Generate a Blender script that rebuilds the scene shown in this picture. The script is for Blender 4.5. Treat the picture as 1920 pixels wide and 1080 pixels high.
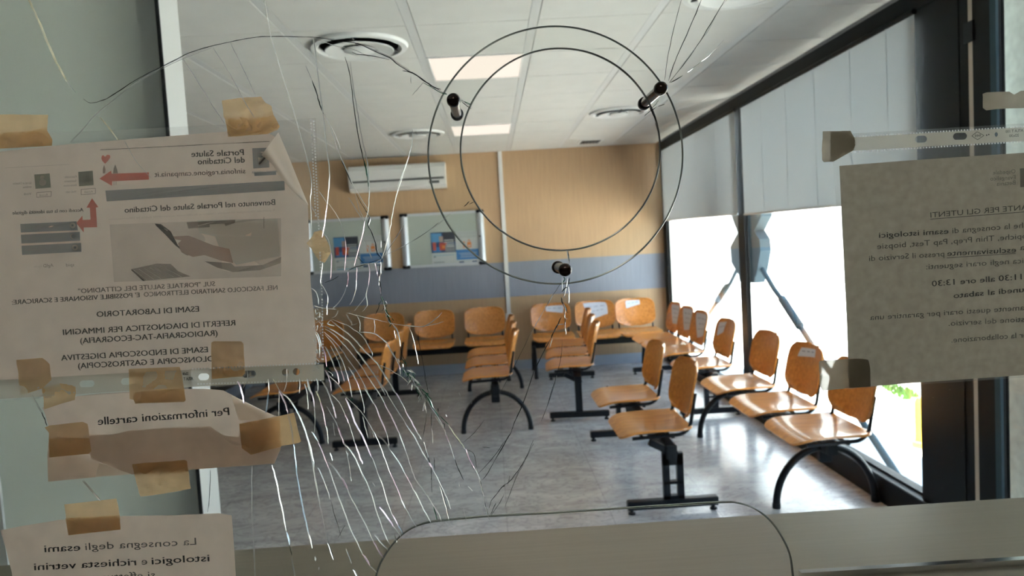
import bpy, bmesh, math, random
from mathutils import Vector, Matrix, noise
from mathutils.geometry import tessellate_polygon
random.seed(7)
for o in list(bpy.data.objects): bpy.data.objects.remove(o)
C = bpy.context.scene.collection
SC = bpy.context.scene
PI = math.pi

# ------------------------------------------------------------------ camera
EYE = Vector((0.0, 0.0, 1.59))
F = 1339.64
RX = Vector((0.9978995551448312, -0.029966231611494032, -0.057432593575027446))
UP = Vector((0.05922200617781987, 0.06270543595425895, 0.9962734475464358))
FW = Vector((0.026253225059452275, 0.997582103520704, -0.06434838699753959))
cam = bpy.data.cameras.new('camera'); co = bpy.data.objects.new('camera', cam); C.objects.link(co)
co.matrix_world = Matrix((
    (RX.x, UP.x, -FW.x, EYE.x), (RX.y, UP.y, -FW.y, EYE.y), (RX.z, UP.z, -FW.z, EYE.z), (0, 0, 0, 1)))
cam.lens = F / 1920 * 36; cam.sensor_width = 36; cam.clip_start = 0.02; cam.clip_end = 200
cam.dof.use_dof = True; cam.dof.focus_distance = 0.70; cam.dof.aperture_fstop = 11.0
SC.camera = co
# ------------------------------------------------------------------ world, sun, exposure
w = bpy.data.worlds.new('sky'); SC.world = w; w.use_nodes = True
nt = w.node_tree; nt.nodes.clear()
wo = nt.nodes.new('ShaderNodeOutputWorld'); bg = nt.nodes.new('ShaderNodeBackground')
bg.inputs['Color'].default_value = (0.52, 0.73, 1.0, 1); bg.inputs['Strength'].default_value = 2.8
nt.links.new(bg.outputs[0], wo.inputs[0])
sun = bpy.data.lights.new('sun', 'SUN'); sun.energy = 30; sun.angle = math.radians(0.6); sun.color = (1, .96, .88)
so = bpy.data.objects.new('sun', sun); C.objects.link(so)
so.rotation_euler = Vector((0.19, 0.14, -1.0)).to_track_quat('-Z', 'Y').to_euler()
SC.cycles.transparent_max_bounces = 40
SC.view_settings.view_transform = 'Standard'; SC.view_settings.look = 'None'
SC.view_settings.gamma = 1; SC.view_settings.exposure = 0.92; SC.view_settings.use_curve_mapping = False

def portal(name, x, y0, y1, z0, z1):
    l = bpy.data.lights.new(name, 'AREA'); l.shape = 'RECTANGLE'; l.size = y1 - y0; l.size_y = z1 - z0
    l.cycles.is_portal = True
    o = bpy.data.objects.new(name, l); C.objects.link(o)
    o.matrix_world = Matrix(((0, 0, 1, x), (1, 0, 0, (y0 + y1) / 2), (0, 1, 0, (z0 + z1) / 2), (0, 0, 0, 1)))
portal('daylight_portal', 2.22, 3.5, 8.7, 0.15, 1.72)
portal('daylight_portal', 2.22, 1.0, 2.98, 0.1, 2.6)

# ------------------------------------------------------------------ helpers
def ray(u, v): return RX * ((u - 960) / F) + UP * ((540 - v) / F) + FW
def ony(u, v, y): d = ray(u, v); return EYE + d * (y / d.y)
def onx(u, v, x): d = ray(u, v); return EYE + d * (x / d.x)
def onz(u, v, z): d = ray(u, v); return EYE + d * ((z - EYE.z) / d.z)

def tag(o, label=None, cat=None, group=None, kind=None):
    if label: o['label'] = label
    if cat: o['category'] = cat
    if group: o['group'] = group
    if kind: o['kind'] = kind
    return o
def empty(name, loc=(0, 0, 0), rz=0.0, label=None, cat=None, group=None):
    o = bpy.data.objects.new(name, None); C.objects.link(o); o.location = loc; o.rotation_euler = (0, 0, rz)
    o.empty_display_size = .05
    return tag(o, label, cat, group)
def mk(name, bm, mat, parent=None, smooth=False, kind=None):
    bmesh.ops.recalc_face_normals(bm, faces=bm.faces[:])
    me = bpy.data.meshes.new(name); bm.to_mesh(me); bm.free()
    mats = mat if isinstance(mat, (list, tuple)) else [mat]
    for m in mats: me.materials.append(m)
    if smooth:
        for p in me.polygons: p.use_smooth = True
        try: me.set_sharp_from_angle(angle=math.radians(40))
        except Exception: pass
    o = bpy.data.objects.new(name, me); C.objects.link(o)
    if parent: o.parent = parent
    if kind: o['kind'] = kind
    return o
def BM(): return bmesh.new()
def box(bm, x0, x1, y0, y1, z0, z1, mi=0, bev=0):
    vs = [bm.verts.new(p) for p in ((x0, y0, z0), (x1, y0, z0), (x1, y1, z0), (x0, y1, z0), (x0, y0, z1), (x1, y0, z1), (x1, y1, z1), (x0, y1, z1))]
    fs = [bm.faces.new([vs[i] for i in f]) for f in ((0, 3, 2, 1), (4, 5, 6, 7), (0, 1, 5, 4), (1, 2, 6, 5), (2, 3, 7, 6), (3, 0, 4, 7))]
    for f in fs: f.material_index = mi
    if bev:
        es = list({e for f in fs for e in f.edges})
        bmesh.ops.bevel(bm, geom=es, offset=bev, segments=2, affect='EDGES', clamp_overlap=True)
    return vs
def obox(bm, p0, p1, wx, wz, upv=Vector((0, 0, 1))):
    """box running from p0 to p1 with the given cross-section"""
    p0, p1 = Vector(p0), Vector(p1); d = (p1 - p0).normalized()
    s = d.cross(upv).normalized() * wx / 2; t = s.cross(d).normalized() * wz / 2
    vs = [bm.verts.new(p + a * s + b * t) for p in (p0, p1) for a, b in ((-1, -1), (1, -1), (1, 1), (-1, 1))]
    for f in ((0, 1, 2, 3), (4, 5, 6, 7), (0, 1, 5, 4), (1, 2, 6, 5), (2, 3, 7, 6), (3, 0, 4, 7)):
        bm.faces.new([vs[i] for i in f])
def tube(bm, pts, r, n=10, caps=True, mi=0):
    pts = [Vector(p) for p in pts]; rs = r if isinstance(r, (list, tuple)) else [r] * len(pts)
    rings = []; prev = None
    for i, p in enumerate(pts):
        d = (pts[min(i + 1, len(pts) - 1)] - pts[max(i - 1, 0)])
        if d.length < 1e-9: d = Vector((0, 0, 1))
        d.normalize()
        if prev is None:
            a = Vector((0, 0, 1)) if abs(d.z) < .9 else Vector((1, 0, 0))
            s = d.cross(a).normalized()
        else:
            s = (prev - d * prev.dot(d)).normalized()
        prev = s; t = d.cross(s)
        rings.append([bm.verts.new(p + (s * math.cos(2 * PI * k / n) + t * math.sin(2 * PI * k / n)) * rs[i]) for k in range(n)])
    for a, b in zip(rings, rings[1:]):
        for k in range(n):
            f = bm.faces.new((a[k], a[(k + 1) % n], b[(k + 1) % n], b[k])); f.material_index = mi
    if caps:
        bm.faces.new(rings[0][::-1]).material_index = mi; bm.faces.new(rings[-1]).material_index = mi
def lathe(bm, c, axis, prof, n=32, mi=0, closed=False):
    """prof = [(r, h)] around axis 'x','y' or 'z'"""
    c = Vector(c); rings = []
    for r, h in prof:
        ring = []
        for k in range(n):
            a = 2 * PI * k / n; x, y = r * math.cos(a), r * math.sin(a)
            v = {'z': (x, y, h), 'y': (x, h, y), 'x': (h, x, y)}[axis]
            ring.append(bm.verts.new(c + Vector(v)))
        rings.append(ring)
    for a, b in zip(rings, rings[1:]):
        for k in range(n):
            bm.faces.new((a[k], a[(k + 1) % n], b[(k + 1) % n], b[k])).material_index = mi
    if not closed:
        for rg in (rings[0], rings[-1]):
            if (rg[0].co - rg[n // 2].co).length > 1e-6: bm.faces.new(rg).material_index = mi
def arc(c, r0, r1, a0, a1, n=10):
    return [(c[0] + r0 * math.cos(a0 + (a1 - a0) * i / n), c[1] + r1 * math.sin(a0 + (a1 - a0) * i / n)) for i in range(n + 1)]

# ------------------------------------------------------------------ materials
def newmat(name):
    m = bpy.data.materials.new(name); m.use_nodes = True; n = m.node_tree.nodes; n.clear()
    return m, m.node_tree, n.new('ShaderNodeOutputMaterial')
def P(name, col, rough=.5, metal=0, spec=.5, noise_amt=0, nscale=20, stretch=(1, 1, 1), bump=0, trans=0, coat=0):
    m, t, out = newmat(name); b = t.nodes.new('ShaderNodeBsdfPrincipled')
    b.inputs['Base Color'].default_value = (*col, 1); b.inputs['Roughness'].default_value = rough
    b.inputs['Metallic'].default_value = metal; b.inputs['Specular IOR Level'].default_value = spec
    if coat: b.inputs['Coat Weight'].default_value = coat; b.inputs['Coat Roughness'].default_value = .12
    if noise_amt or bump:
        tc = t.nodes.new('ShaderNodeTexCoord'); mp = t.nodes.new('ShaderNodeMapping'); mp.inputs['Scale'].default_value = stretch
        nz = t.nodes.new('ShaderNodeTexNoise'); nz.inputs['Scale'].default_value = nscale; nz.inputs['Detail'].default_value = 6
        t.links.new(tc.outputs['Object'], mp.inputs[0]); t.links.new(mp.outputs[0], nz.inputs['Vector'])
        if noise_amt:
            r = t.nodes.new('ShaderNodeMapRange'); r.inputs['From Min'].default_value = .3; r.inputs['From Max'].default_value = .7
            r.inputs['To Min'].default_value = 1 - noise_amt; r.inputs['To Max'].default_value = 1 + noise_amt
            mx = t.nodes.new('ShaderNodeVectorMath'); mx.operation = 'SCALE'; mx.inputs[0].default_value = col
            t.links.new(nz.outputs['Fac'], r.inputs['Value']); t.links.new(r.outputs[0], mx.inputs['Scale']); t.links.new(mx.outputs[0], b.inputs['Base Color'])
        if bump:
            bp = t.nodes.new('ShaderNodeBump'); bp.inputs['Strength'].default_value = bump; bp.inputs['Distance'].default_value = .002
            t.links.new(nz.outputs['Fac'], bp.inputs['Height']); t.links.new(bp.outputs[0], b.inputs['Normal'])
    t.links.new(b.outputs[0], out.inputs[0]); return m
def EM(name, col, s):
    m, t, out = newmat(name); e = t.nodes.new('ShaderNodeEmission'); e.inputs[0].default_value = (*col, 1); e.inputs[1].default_value = s
    t.links.new(e.outputs[0], out.inputs[0]); return m
def FILM(name, col, opacity, trans=.6, gloss=.06, rough=.15, mottled=0, nscale=60, tint=(1, 1, 1)):
    """thin sheet: part see-through, part translucent, part diffuse, a little gloss"""
    m, t, out = newmat(name); N = t.nodes.new
    tr = N('ShaderNodeBsdfTransparent'); tr.inputs[0].default_value = (*tint, 1)
    tl = N('ShaderNodeBsdfTranslucent'); df = N('ShaderNodeBsdfDiffuse'); gl = N('ShaderNodeBsdfGlossy'); gl.inputs['Roughness'].default_value = rough
    for x in (tl, df): x.inputs[0].default_value = (*col, 1)
    if mottled:
        tc = N('ShaderNodeTexCoord'); nz = N('ShaderNodeTexNoise'); nz.inputs['Scale'].default_value = nscale; nz.inputs['Detail'].default_value = 5
        r = N('ShaderNodeMapRange'); r.inputs['From Min'].default_value = .3; r.inputs['From Max'].default_value = .7
        r.inputs['To Min'].default_value = 1 - mottled; r.inputs['To Max'].default_value = 1 + mottled
        mx = N('ShaderNodeVectorMath'); mx.operation = 'SCALE'; mx.inputs[0].default_value = col
        t.links.new(tc.outputs['Object'], nz.inputs['Vector']); t.links.new(nz.outputs['Fac'], r.inputs['Value']); t.links.new(r.outputs[0], mx.inputs['Scale'])
        for x in (tl, df): t.links.new(mx.outputs[0], x.inputs[0])
    m1 = N('ShaderNodeMixShader'); m1.inputs[0].default_value = trans; t.links.new(df.outputs[0], m1.inputs[1]); t.links.new(tl.outputs[0], m1.inputs[2])
    m2 = N('ShaderNodeMixShader'); m2.inputs[0].default_value = opacity; t.links.new(tr.outputs[0], m2.inputs[1]); t.links.new(m1.outputs[0], m2.inputs[2])
    m3 = N('ShaderNodeMixShader'); m3.inputs[0].default_value = gloss; t.links.new(m2.outputs[0], m3.inputs[1]); t.links.new(gl.outputs[0], m3.inputs[2])
    t.links.new(m3.outputs[0], out.inputs[0]); return m
def GLASS(name, tint, refl=1.0, rough=0.0):
    m, t, out = newmat(name); N = t.nodes.new
    tr = N('ShaderNodeBsdfTransparent'); tr.inputs[0].default_value = (*tint, 1)
    gl = N('ShaderNodeBsdfGlossy'); gl.inputs['Roughness'].default_value = rough
    lw = N('ShaderNodeLayerWeight'); lw.inputs[0].default_value = .5
    pw = N('ShaderNodeMath'); pw.operation = 'POWER'; pw.inputs[1].default_value = 5
    mu = N('ShaderNodeMath'); mu.operation = 'MULTIPLY_ADD'; mu.inputs[1].default_value = .96 * refl; mu.inputs[2].default_value = .035 * refl; mu.use_clamp = True
    mx = N('ShaderNodeMixShader'); t.links.new(lw.outputs['Facing'], pw.inputs[0]); t.links.new(pw.outputs[0], mu.inputs[0]); t.links.new(mu.outputs[0], mx.inputs[0])
    t.links.new(tr.outputs[0], mx.inputs[1]); t.links.new(gl.outputs[0], mx.inputs[2]); t.links.new(mx.outputs[0], out.inputs[0]); return m
def WOOD(name, c1, c2, rough=.28, axis=(1.2, 14, 14)):
    m, t, out = newmat(name); N = t.nodes.new; b = N('ShaderNodeBsdfPrincipled')
    tc = N('ShaderNodeTexCoord'); mp = N('ShaderNodeMapping'); mp.inputs['Scale'].default_value = axis
    nz = N('ShaderNodeTexNoise'); nz.inputs['Scale'].default_value = 3.5; nz.inputs['Detail'].default_value = 7; nz.inputs['Distortion'].default_value = .6
    cr = N('ShaderNodeValToRGB'); cr.color_ramp.elements[0].position = .32; cr.color_ramp.elements[0].color = (*c1, 1)
    cr.color_ramp.elements[1].position = .7; cr.color_ramp.elements[1].color = (*c2, 1)
    t.links.new(tc.outputs['Object'], mp.inputs[0]); t.links.new(mp.outputs[0], nz.inputs['Vector']); t.links.new(nz.outputs['Fac'], cr.inputs[0])
    t.links.new(cr.outputs[0], b.inputs['Base Color']); b.inputs['Roughness'].default_value = rough; b.inputs['Coat Weight'].default_value = .4; b.inputs['Coat Roughness'].default_value = .08
    t.links.new(b.outputs[0], out.inputs[0]); return m
M = {}
M['black'] = P('black_metal', (.007, .008, .011), .38, spec=.3)
M['blackframe'] = P('black_window_frame', (.006, .006, .006), .5, spec=.22)
M['wood'] = WOOD('beech_plywood', (.56, .20, .038), (.82, .34, .078))
M['ceil'] = P('ceiling_tile', (.62, .61, .56), .75, noise_amt=.03, nscale=8)
M['tbar'] = P('ceiling_rail', (.60, .60, .57), .5)
M['joint'] = P('ceiling_joint', (.20, .20, .19), .9)
M['white'] = P('white_plastic', (.74, .73, .69), .4)
M['offwhite'] = P('offwhite_paint', (.70, .70, .66), .5)
M['darkgap'] = P('dark_gap', (.03, .03, .03), .8)
M['darkgrey'] = P('dark_grey', (.10, .10, .095), .6)
M['alu'] = P('aluminium', (.72, .72, .72), .35, metal=.4)
M['chrome'] = P('chrome', (.8, .8, .82), .12, metal=1)
M['panel'] = FILM('frosted_grey_green_panel', (.86, .90, .85), 1.0, trans=.6, gloss=.03, rough=.3)
M['concrete'] = P('concrete', (.78, .78, .68), .9, noise_amt=.12, nscale=22, bump=.4)
M['skirt'] = P('marble_skirting', (.42, .46, .52), .25, noise_amt=.08, nscale=6)
M['outwhite'] = P('sunlit_white_plaster', (.80, .80, .78), .9, noise_amt=.05, nscale=.8)
M['outground'] = P('pale_paving', (.74, .73, .71), .9, noise_amt=.05, nscale=1.5)
M['steel'] = P('painted_steel', (.065, .10, .12), .7, spec=.1)
M['grass'] = P('grass', (.05, .12, .015), .9, noise_amt=.4, nscale=30)
M['yellow'] = P('yellow_paint', (.85, .55, .05), .6)
M['blind'] = FILM('blind_fabric', (.62, .655, .66), 1.0, trans=.056, gloss=.0)
M['pane'] = GLASS('window_glass', (.96, .98, .98), 1.0)
M['front'] = GLASS('counter_glass', (.965, .975, .965), .35)
M['acrylic'] = GLASS('acrylic', (.98, .985, .98), .35)
M['edge'] = P('glass_edge', (.34, .37, .34), .10, metal=.85)
M['lamp'] = EM('lamp_diffuser', (1.0, .87, .76), .61)

M['officelamp'] = EM('office_lamp', (1.0, .86, .74), 1.8)
# floor: large polished marble slabs with soft veins
def floor_mat():
    m, t, out = newmat('polished_marble'); N = t.nodes.new; b = N('ShaderNodeBsdfPrincipled')
    tc = N('ShaderNodeTexCoord'); mp = N('ShaderNodeMapping'); mp.inputs['Rotation'].default_value = (0, 0, .25); mp.inputs['Scale'].default_value = (1, 1.9, 1)
    n0 = N('ShaderNodeTexNoise'); n0.inputs['Scale'].default_value = 2.2; n0.inputs['Detail'].default_value = 8; n0.inputs['Distortion'].default_value = 1.6
    n1 = N('ShaderNodeTexNoise'); n1.inputs['Scale'].default_value = 4.5; n1.inputs['Detail'].default_value = 10; n1.inputs['Distortion'].default_value = 2.6
    ab = N('ShaderNodeMath'); ab.operation = 'SUBTRACT'; ab.inputs[1].default_value = .5
    ab2 = N('ShaderNodeMath'); ab2.operation = 'ABSOLUTE'
    mr = N('ShaderNodeMapRange'); mr.inputs['From Min'].default_value = 0; mr.inputs['From Max'].default_value = .05; mr.inputs['To Min'].default_value = .70; mr.inputs['To Max'].default_value = 1
    cr = N('ShaderNodeValToRGB'); cr.color_ramp.elements[0].position = .3; cr.color_ramp.elements[0].color = (.43, .425, .43, 1)
    cr.color_ramp.elements[1].position = .68; cr.color_ramp.elements[1].color = (.64, .63, .63, 1)
    br = N('ShaderNodeTexBrick'); br.inputs['Color1'].default_value = (1, 1, 1, 1); br.inputs['Color2'].default_value = (.93, .93, .93, 1); br.inputs['Mortar'].default_value = (.72, .72, .72, 1)
    br.offset = 0; br.inputs['Scale'].default_value = 1; br.inputs['Brick Width'].default_value = .6; br.inputs['Row Height'].default_value = .6; br.inputs['Mortar Size'].default_value = .0025
    m1 = N('ShaderNodeMixRGB'); m1.blend_type = 'MULTIPLY'; m1.inputs[0].default_value = 1
    m2 = N('ShaderNodeMixRGB'); m2.blend_type = 'MULTIPLY'; m2.inputs[0].default_value = 1
    L = t.links.new
    L(tc.outputs['Object'], mp.inputs[0]); L(mp.outputs[0], n0.inputs['Vector']); L(mp.outputs[0], n1.inputs['Vector']); L(tc.outputs['Object'], br.inputs['Vector'])
    L(n1.outputs['Fac'], ab.inputs[0]); L(ab.outputs[0], ab2.inputs[0]); L(ab2.outputs[0], mr.inputs['Value']); L(n0.outputs['Fac'], cr.inputs[0])
    L(cr.outputs[0], m1.inputs[1]); L(mr.outputs[0], m1.inputs[2]); L(m1.outputs[0], m2.inputs[1]); L(br.outputs['Color'], m2.inputs[2]); L(m2.outputs[0], b.inputs['Base Color'])
    b.inputs['Roughness'].default_value = .20; b.inputs['Specular IOR Level'].default_value = .75
    L(b.outputs[0], out.inputs[0]); return m
M['floor'] = floor_mat()
# back wall: beige grained panels with a grey-blue band
def backwall_mat():
    m, t, out = newmat('beige_wall_with_grey_band'); N = t.nodes.new; b = N('ShaderNodeBsdfPrincipled'); L = t.links.new
    tc = N('ShaderNodeTexCoord'); sx = N('ShaderNodeSeparateXYZ'); L(tc.outputs['Object'], sx.inputs[0])
    g1 = N('ShaderNodeMath'); g1.operation = 'GREATER_THAN'; g1.inputs[1].default_value = .913; L(sx.outputs['Z'], g1.inputs[0])
    g2 = N('ShaderNodeMath'); g2.operation = 'LESS_THAN'; g2.inputs[1].default_value = 1.345; L(sx.outputs['Z'], g2.inputs[0])
    mm = N('ShaderNodeMath'); mm.operation = 'MULTIPLY'; L(g1.outputs[0], mm.inputs[0]); L(g2.outputs[0], mm.inputs[1])
    mx = N('ShaderNodeMixRGB'); L(mm.outputs[0], mx.inputs[0]); mx.inputs[1].default_value = (.52, .345, .19, 1); mx.inputs[2].default_value = (.27, .29, .335, 1)
    mp = N('ShaderNodeMapping'); mp.inputs['Scale'].default_value = (60, 60, 3); nz = N('ShaderNodeTexNoise'); nz.inputs['Scale'].default_value = 1; nz.inputs['Detail'].default_value = 4
    L(tc.outputs['Object'], mp.inputs[0]); L(mp.outputs[0], nz.inputs['Vector'])
    r = N('ShaderNodeMapRange'); r.inputs['From Min'].default_value = .3; r.inputs['From Max'].default_value = .7; r.inputs['To Min'].default_value = .93; r.inputs['To Max'].default_value = 1.05
    L(nz.outputs['Fac'], r.inputs['Value']); v = N('ShaderNodeVectorMath'); v.operation = 'SCALE'; L(mx.outputs[0], v.inputs[0]); L(r.outputs[0], v.inputs['Scale'])
    L(v.outputs[0], b.inputs['Base Color']); b.inputs['Roughness'].default_value = .55; L(b.outputs[0], out.inputs[0]); return m
M['backwall'] = backwall_mat()
M['sidewall'] = P('dark_absorbing_wall', (.12, .085, .055), .7)  # dark brown chosen to absorb light and dim the left of the room
M['office'] = P('office_wall', (.42, .41, .38), .8)
M['laminate'] = P('brushed_counter_laminate', (.27, .225, .165), .34, noise_amt=.05, nscale=5, stretch=(1, 30, 1), metal=.25)
M['counterbody'] = P('counter_body', (.35, .33, .29), .6)

# ------------------------------------------------------------------ room shell
YB, XW, H = 8.82, 2.15, 2.70
XL, YN = -3.05, -2.2  # left wall pulled in so less light reaches the left ceiling
b = BM(); box(b, XL, XW + .06, YN, YB, -.15, 0); mk('floor', b, M['floor'], kind='structure')
b = BM(); box(b, XL - .2, XW + .02, YB, YB + .2, -.15, 3.1); mk('wall_back', b, M['backwall'], kind='structure')
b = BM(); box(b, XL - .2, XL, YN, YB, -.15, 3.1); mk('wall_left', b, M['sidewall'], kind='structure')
b = BM(); box(b, XL - .2, XW + .25, YN - .2, YN, -.15, 3.1); mk('wall_near', b, M['office'], kind='structure')
b = BM(); box(b, XW, XW + .12, YN, 1.00, -.15, 3.1); mk('wall_right', b, M['office'], kind='structure')
# ceiling: rails, tiles in a .622 grid, slab above
GX, GY, GP = -.338, 3.676, .6221
b = BM(); box(b, XL - .2, XW + .12, YN - .2, YB + .2, H + .02, H + 1.3)
mk('ceiling', b, M['joint'], kind='structure')
LIGHTS = {(0, 1), (0, 5), (0, -8)}
b = BM()
nx0 = -7; nx1 = 5; ny0 = -10; ny1 = 9
for i in range(nx0, nx1):
    for j in range(ny0, ny1):
        x0 = GX + i * GP + .026; x1 = GX + (i + 1) * GP - .026; y0 = GY + j * GP + .0035; y1 = GY + (j + 1) * GP - .0035
        if (i, j) in LIGHTS: continue
        x0 = max(x0, XL); x1 = min(x1, XW - .05); y0 = max(y0, YN); y1 = min(y1, YB)
        if x1 - x0 < .03 or y1 - y0 < .03: continue
        box(b, x0, x1, y0, y1, H, H + .018)
mk('ceiling', b, M['ceil'], kind='structure').name = 'ceiling_tiles'
b = BM()
for i in range(nx0, nx1 + 1):
    x = GX + i * GP
    if XL < x < XW - .1: box(b, x - .023, x + .023, YN, YB, H + .0015, H + .018)
mk('trim_1', b, M['tbar'], kind='structure')
# skirting and wall conduit
b = BM(); box(b, XL, XW, YB - .015, YB, 0, .12); mk('baseboard_back', b, M['skirt'], kind='structure')
b = BM(); box(b, XL, XL + .015, YN, YB - .015, 0, .12); mk('baseboard_left', b, M['skirt'], kind='structure')
t = empty('cable_duct', (.176, YB, .69), label='thin vertical white cable duct on the beige back wall, socket box at its foot', cat='cable duct')
b = BM(); box(b, -.024, .024, -.022, 0, .0, H - .69); mk('duct', b, M['white'], t)
b = BM(); box(b, -.045, .045, -.04, 0, -.075, .02, bev=.004); mk('socket_box', b, M['white'], t)

# ------------------------------------------------------------------ window wall
b = BM(); box(b, XW - .01, XW + .10, 3.17, YB, 2.605, H); box(b, XW - .01, XW + .10, 1.0, 3.0, 2.605, H); mk('trim_2', b, M['blackframe'], kind='structure')
b = BM(); box(b, XW - .03, XW + .10, 3.17, YB, 0, .15, bev=.004); mk('trim_3', b, M['blackframe'], kind='structure')
b = BM(); box(b, XW + .02, XW + .12, 1.0, 3.0, 0, .1); mk('trim_4', b, M['blackframe'], kind='structure')
def window(n, y0, y1, z0, z1, t_=.02, dp=.05):
    r = empty('window_%d' % n, (XW, y0, z0)); r['kind'] = 'structure'
    f = BM()
    w_, h_ = y1 - y0, z1 - z0
    e_ = .02 + dp; box(f, .02, e_, 0, t_, 0, h_); box(f, .02, e_, w_ - t_, w_, 0, h_); box(f, .02, e_, t_, w_ - t_, 0, t_); box(f, .02, e_, t_, w_ - t_, h_ - t_, h_)
    mk('window_frame', f, M['blackframe'], r)
    g = BM(); box(g, .02 + dp * .4, .02 + dp * .4 + .005, t_, w_ - t_, t_, h_ - t_); mk('window_pane', g, M['pane'], r)
window(1, 6.144, 8.66, .15, 2.605, .012, .012)
window(2, 3.545, 5.995, .15, 2.605, .012, .012)
window(3, 1.02, 2.968, .10, 2.605, .008, .008)
b = BM(); box(b, XW - .004, XW + .035, 5.995, 6.144, .15, 2.605, bev=.003); mk('trim_5', b, M['blackframe'], kind='structure')
b = BM(); box(b, XW - .004, XW + .035, 8.66, YB, .15, 2.605); mk('trim_6', b, M['blackframe'], kind='structure')
# near double post with the slim gap and latch between the two leaves
b = BM(); box(b, XW - .006, XW + .07, 3.20, 3.455, .0, H, bev=.002); box(b, XW - .002, XW + .08, 3.455, 3.548, .0, H); box(b, XW - .002, XW + .06, 3.145, 3.20, .0, H); mk('trim_7', b, M['blackframe'], kind='structure')
d = empty('door_1', (XW, 3.0, 0)); d['kind'] = 'structure'
b = BM(); box(b, -.002, .06, .006, .114, 0, H); mk('door_stile', b, M['blackframe'], d)
b = BM(); box(b, -.002, .010, -.030, .006, 0, H); mk('door_edge', b, M['steel'], d)
b = BM(); box(b, -.0, .03, .114, .145, 0, H); mk('lit_gap_strip', b, P('pale_gap_strip', (.62, .52, .42), .6), d)  # pale strip stands in for the daylit gap between the leaves
za, zb = onx(1821, 78, XW).z, onx(1821, 40, XW).z
b = BM(); box(b, -.012, .0, .10, .16, min(za, zb), max(za, zb)); mk('latch', b, M['black'], d)
def blind(y0, y1, za, zb, label, lines):
    r = empty('roller_blind', (XW - .035, y0, 0), label=label, cat='window blind', group='roller blinds on the window wall')
    f = BM(); ww = y1 - y0
    n = 24
    for (dx, fl) in ((0, 0), (.0015, 1)):
        pass
    top = 2.603
    v0 = [f.verts.new((.004 * math.sin(i * .9), ww * i / n, za + (zb - za) * i / n)) for i in range(n + 1)]
    v1 = [f.verts.new((.0, ww * i / n, top)) for i in range(n + 1)]
    for i in range(n): f.faces.new((v0[i], v0[i + 1], v1[i + 1], v1[i]))
    o = mk('blind_fabric', f, M['blind'], r, smooth=True)
    f = BM(); obox(f, (0, 0, za), (0, ww, zb), .008, .014); mk('bottom_bar', f, M['alu'], r)
    
    for yy in lines:
        f = BM(); obox(f, (-.0055, yy - y0, za + .02), (-.0055, yy - y0, top), .004, .001, upv=Vector((1, 0, 0))); mk('seam', f, M['blind'], r)
    f = BM(); lathe(f, (.0, 0, 0), 'y', [(.014, 0), (.014, ww)], 12)
    o = mk('roller_tube', f, M['blackframe'], r); o.location = (0, 0, top - .012)
blind(6.045, 8.655, 1.716, 1.742, 'far pale grey roller blind, between the back wall and the mullion', [6.6, 7.2, 7.8])
blind(3.480, 5.898, 1.690, 1.706, 'near pale grey roller blind beside the broad black post', [3.72, 4.10, 4.55, 5.0, 5.45])

# ------------------------------------------------------------------ outside
b = BM(); box(b, XW + .12, 40, -10, 60, -.35, -.15); mk('ground', b, M['outground'], kind='structure')
b = BM(); box(b, XW - .02, XW + .12, -3, 9, -.35, -.0); mk('trim_8', b, M['concrete'], kind='structure')
b = BM(); box(b, 2.2, 40, 19, 19.4, -.15, 9); tag(mk('garden_wall', b, M['outwhite']), 'long white plastered wall in bright sun beyond the windows', 'wall')
b = BM(); box(b, 2.2, 40, 17.6, 17.9, -.15, .04); box(b, 2.2, 40, 18.2, 18.5, -.15, .22); tag(mk('kerb', b, M['outground']), 'low pale stepped kerb at the foot of the sunlit wall', 'kerb')
b = BM(); box(b, 2.50, 2.95, 2.2, 3.445, -.15, 3.2); tag(mk('concrete_column', b, M['concrete']), 'rough concrete column just outside the glass at the right edge', 'column')
b = BM()
p = [onx(1258, 405, 2.34), onx(1288, 405, 2.34), onx(1263, 570, 2.34), onx(1256, 575, 2.34)]
box(b, 2.30, 2.78, 10.4, 10.9, -.15, 3.2); tag(mk('outer_pier', b, M['offwhite']), 'pale pier outside the window beside the back wall', 'column')
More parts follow.
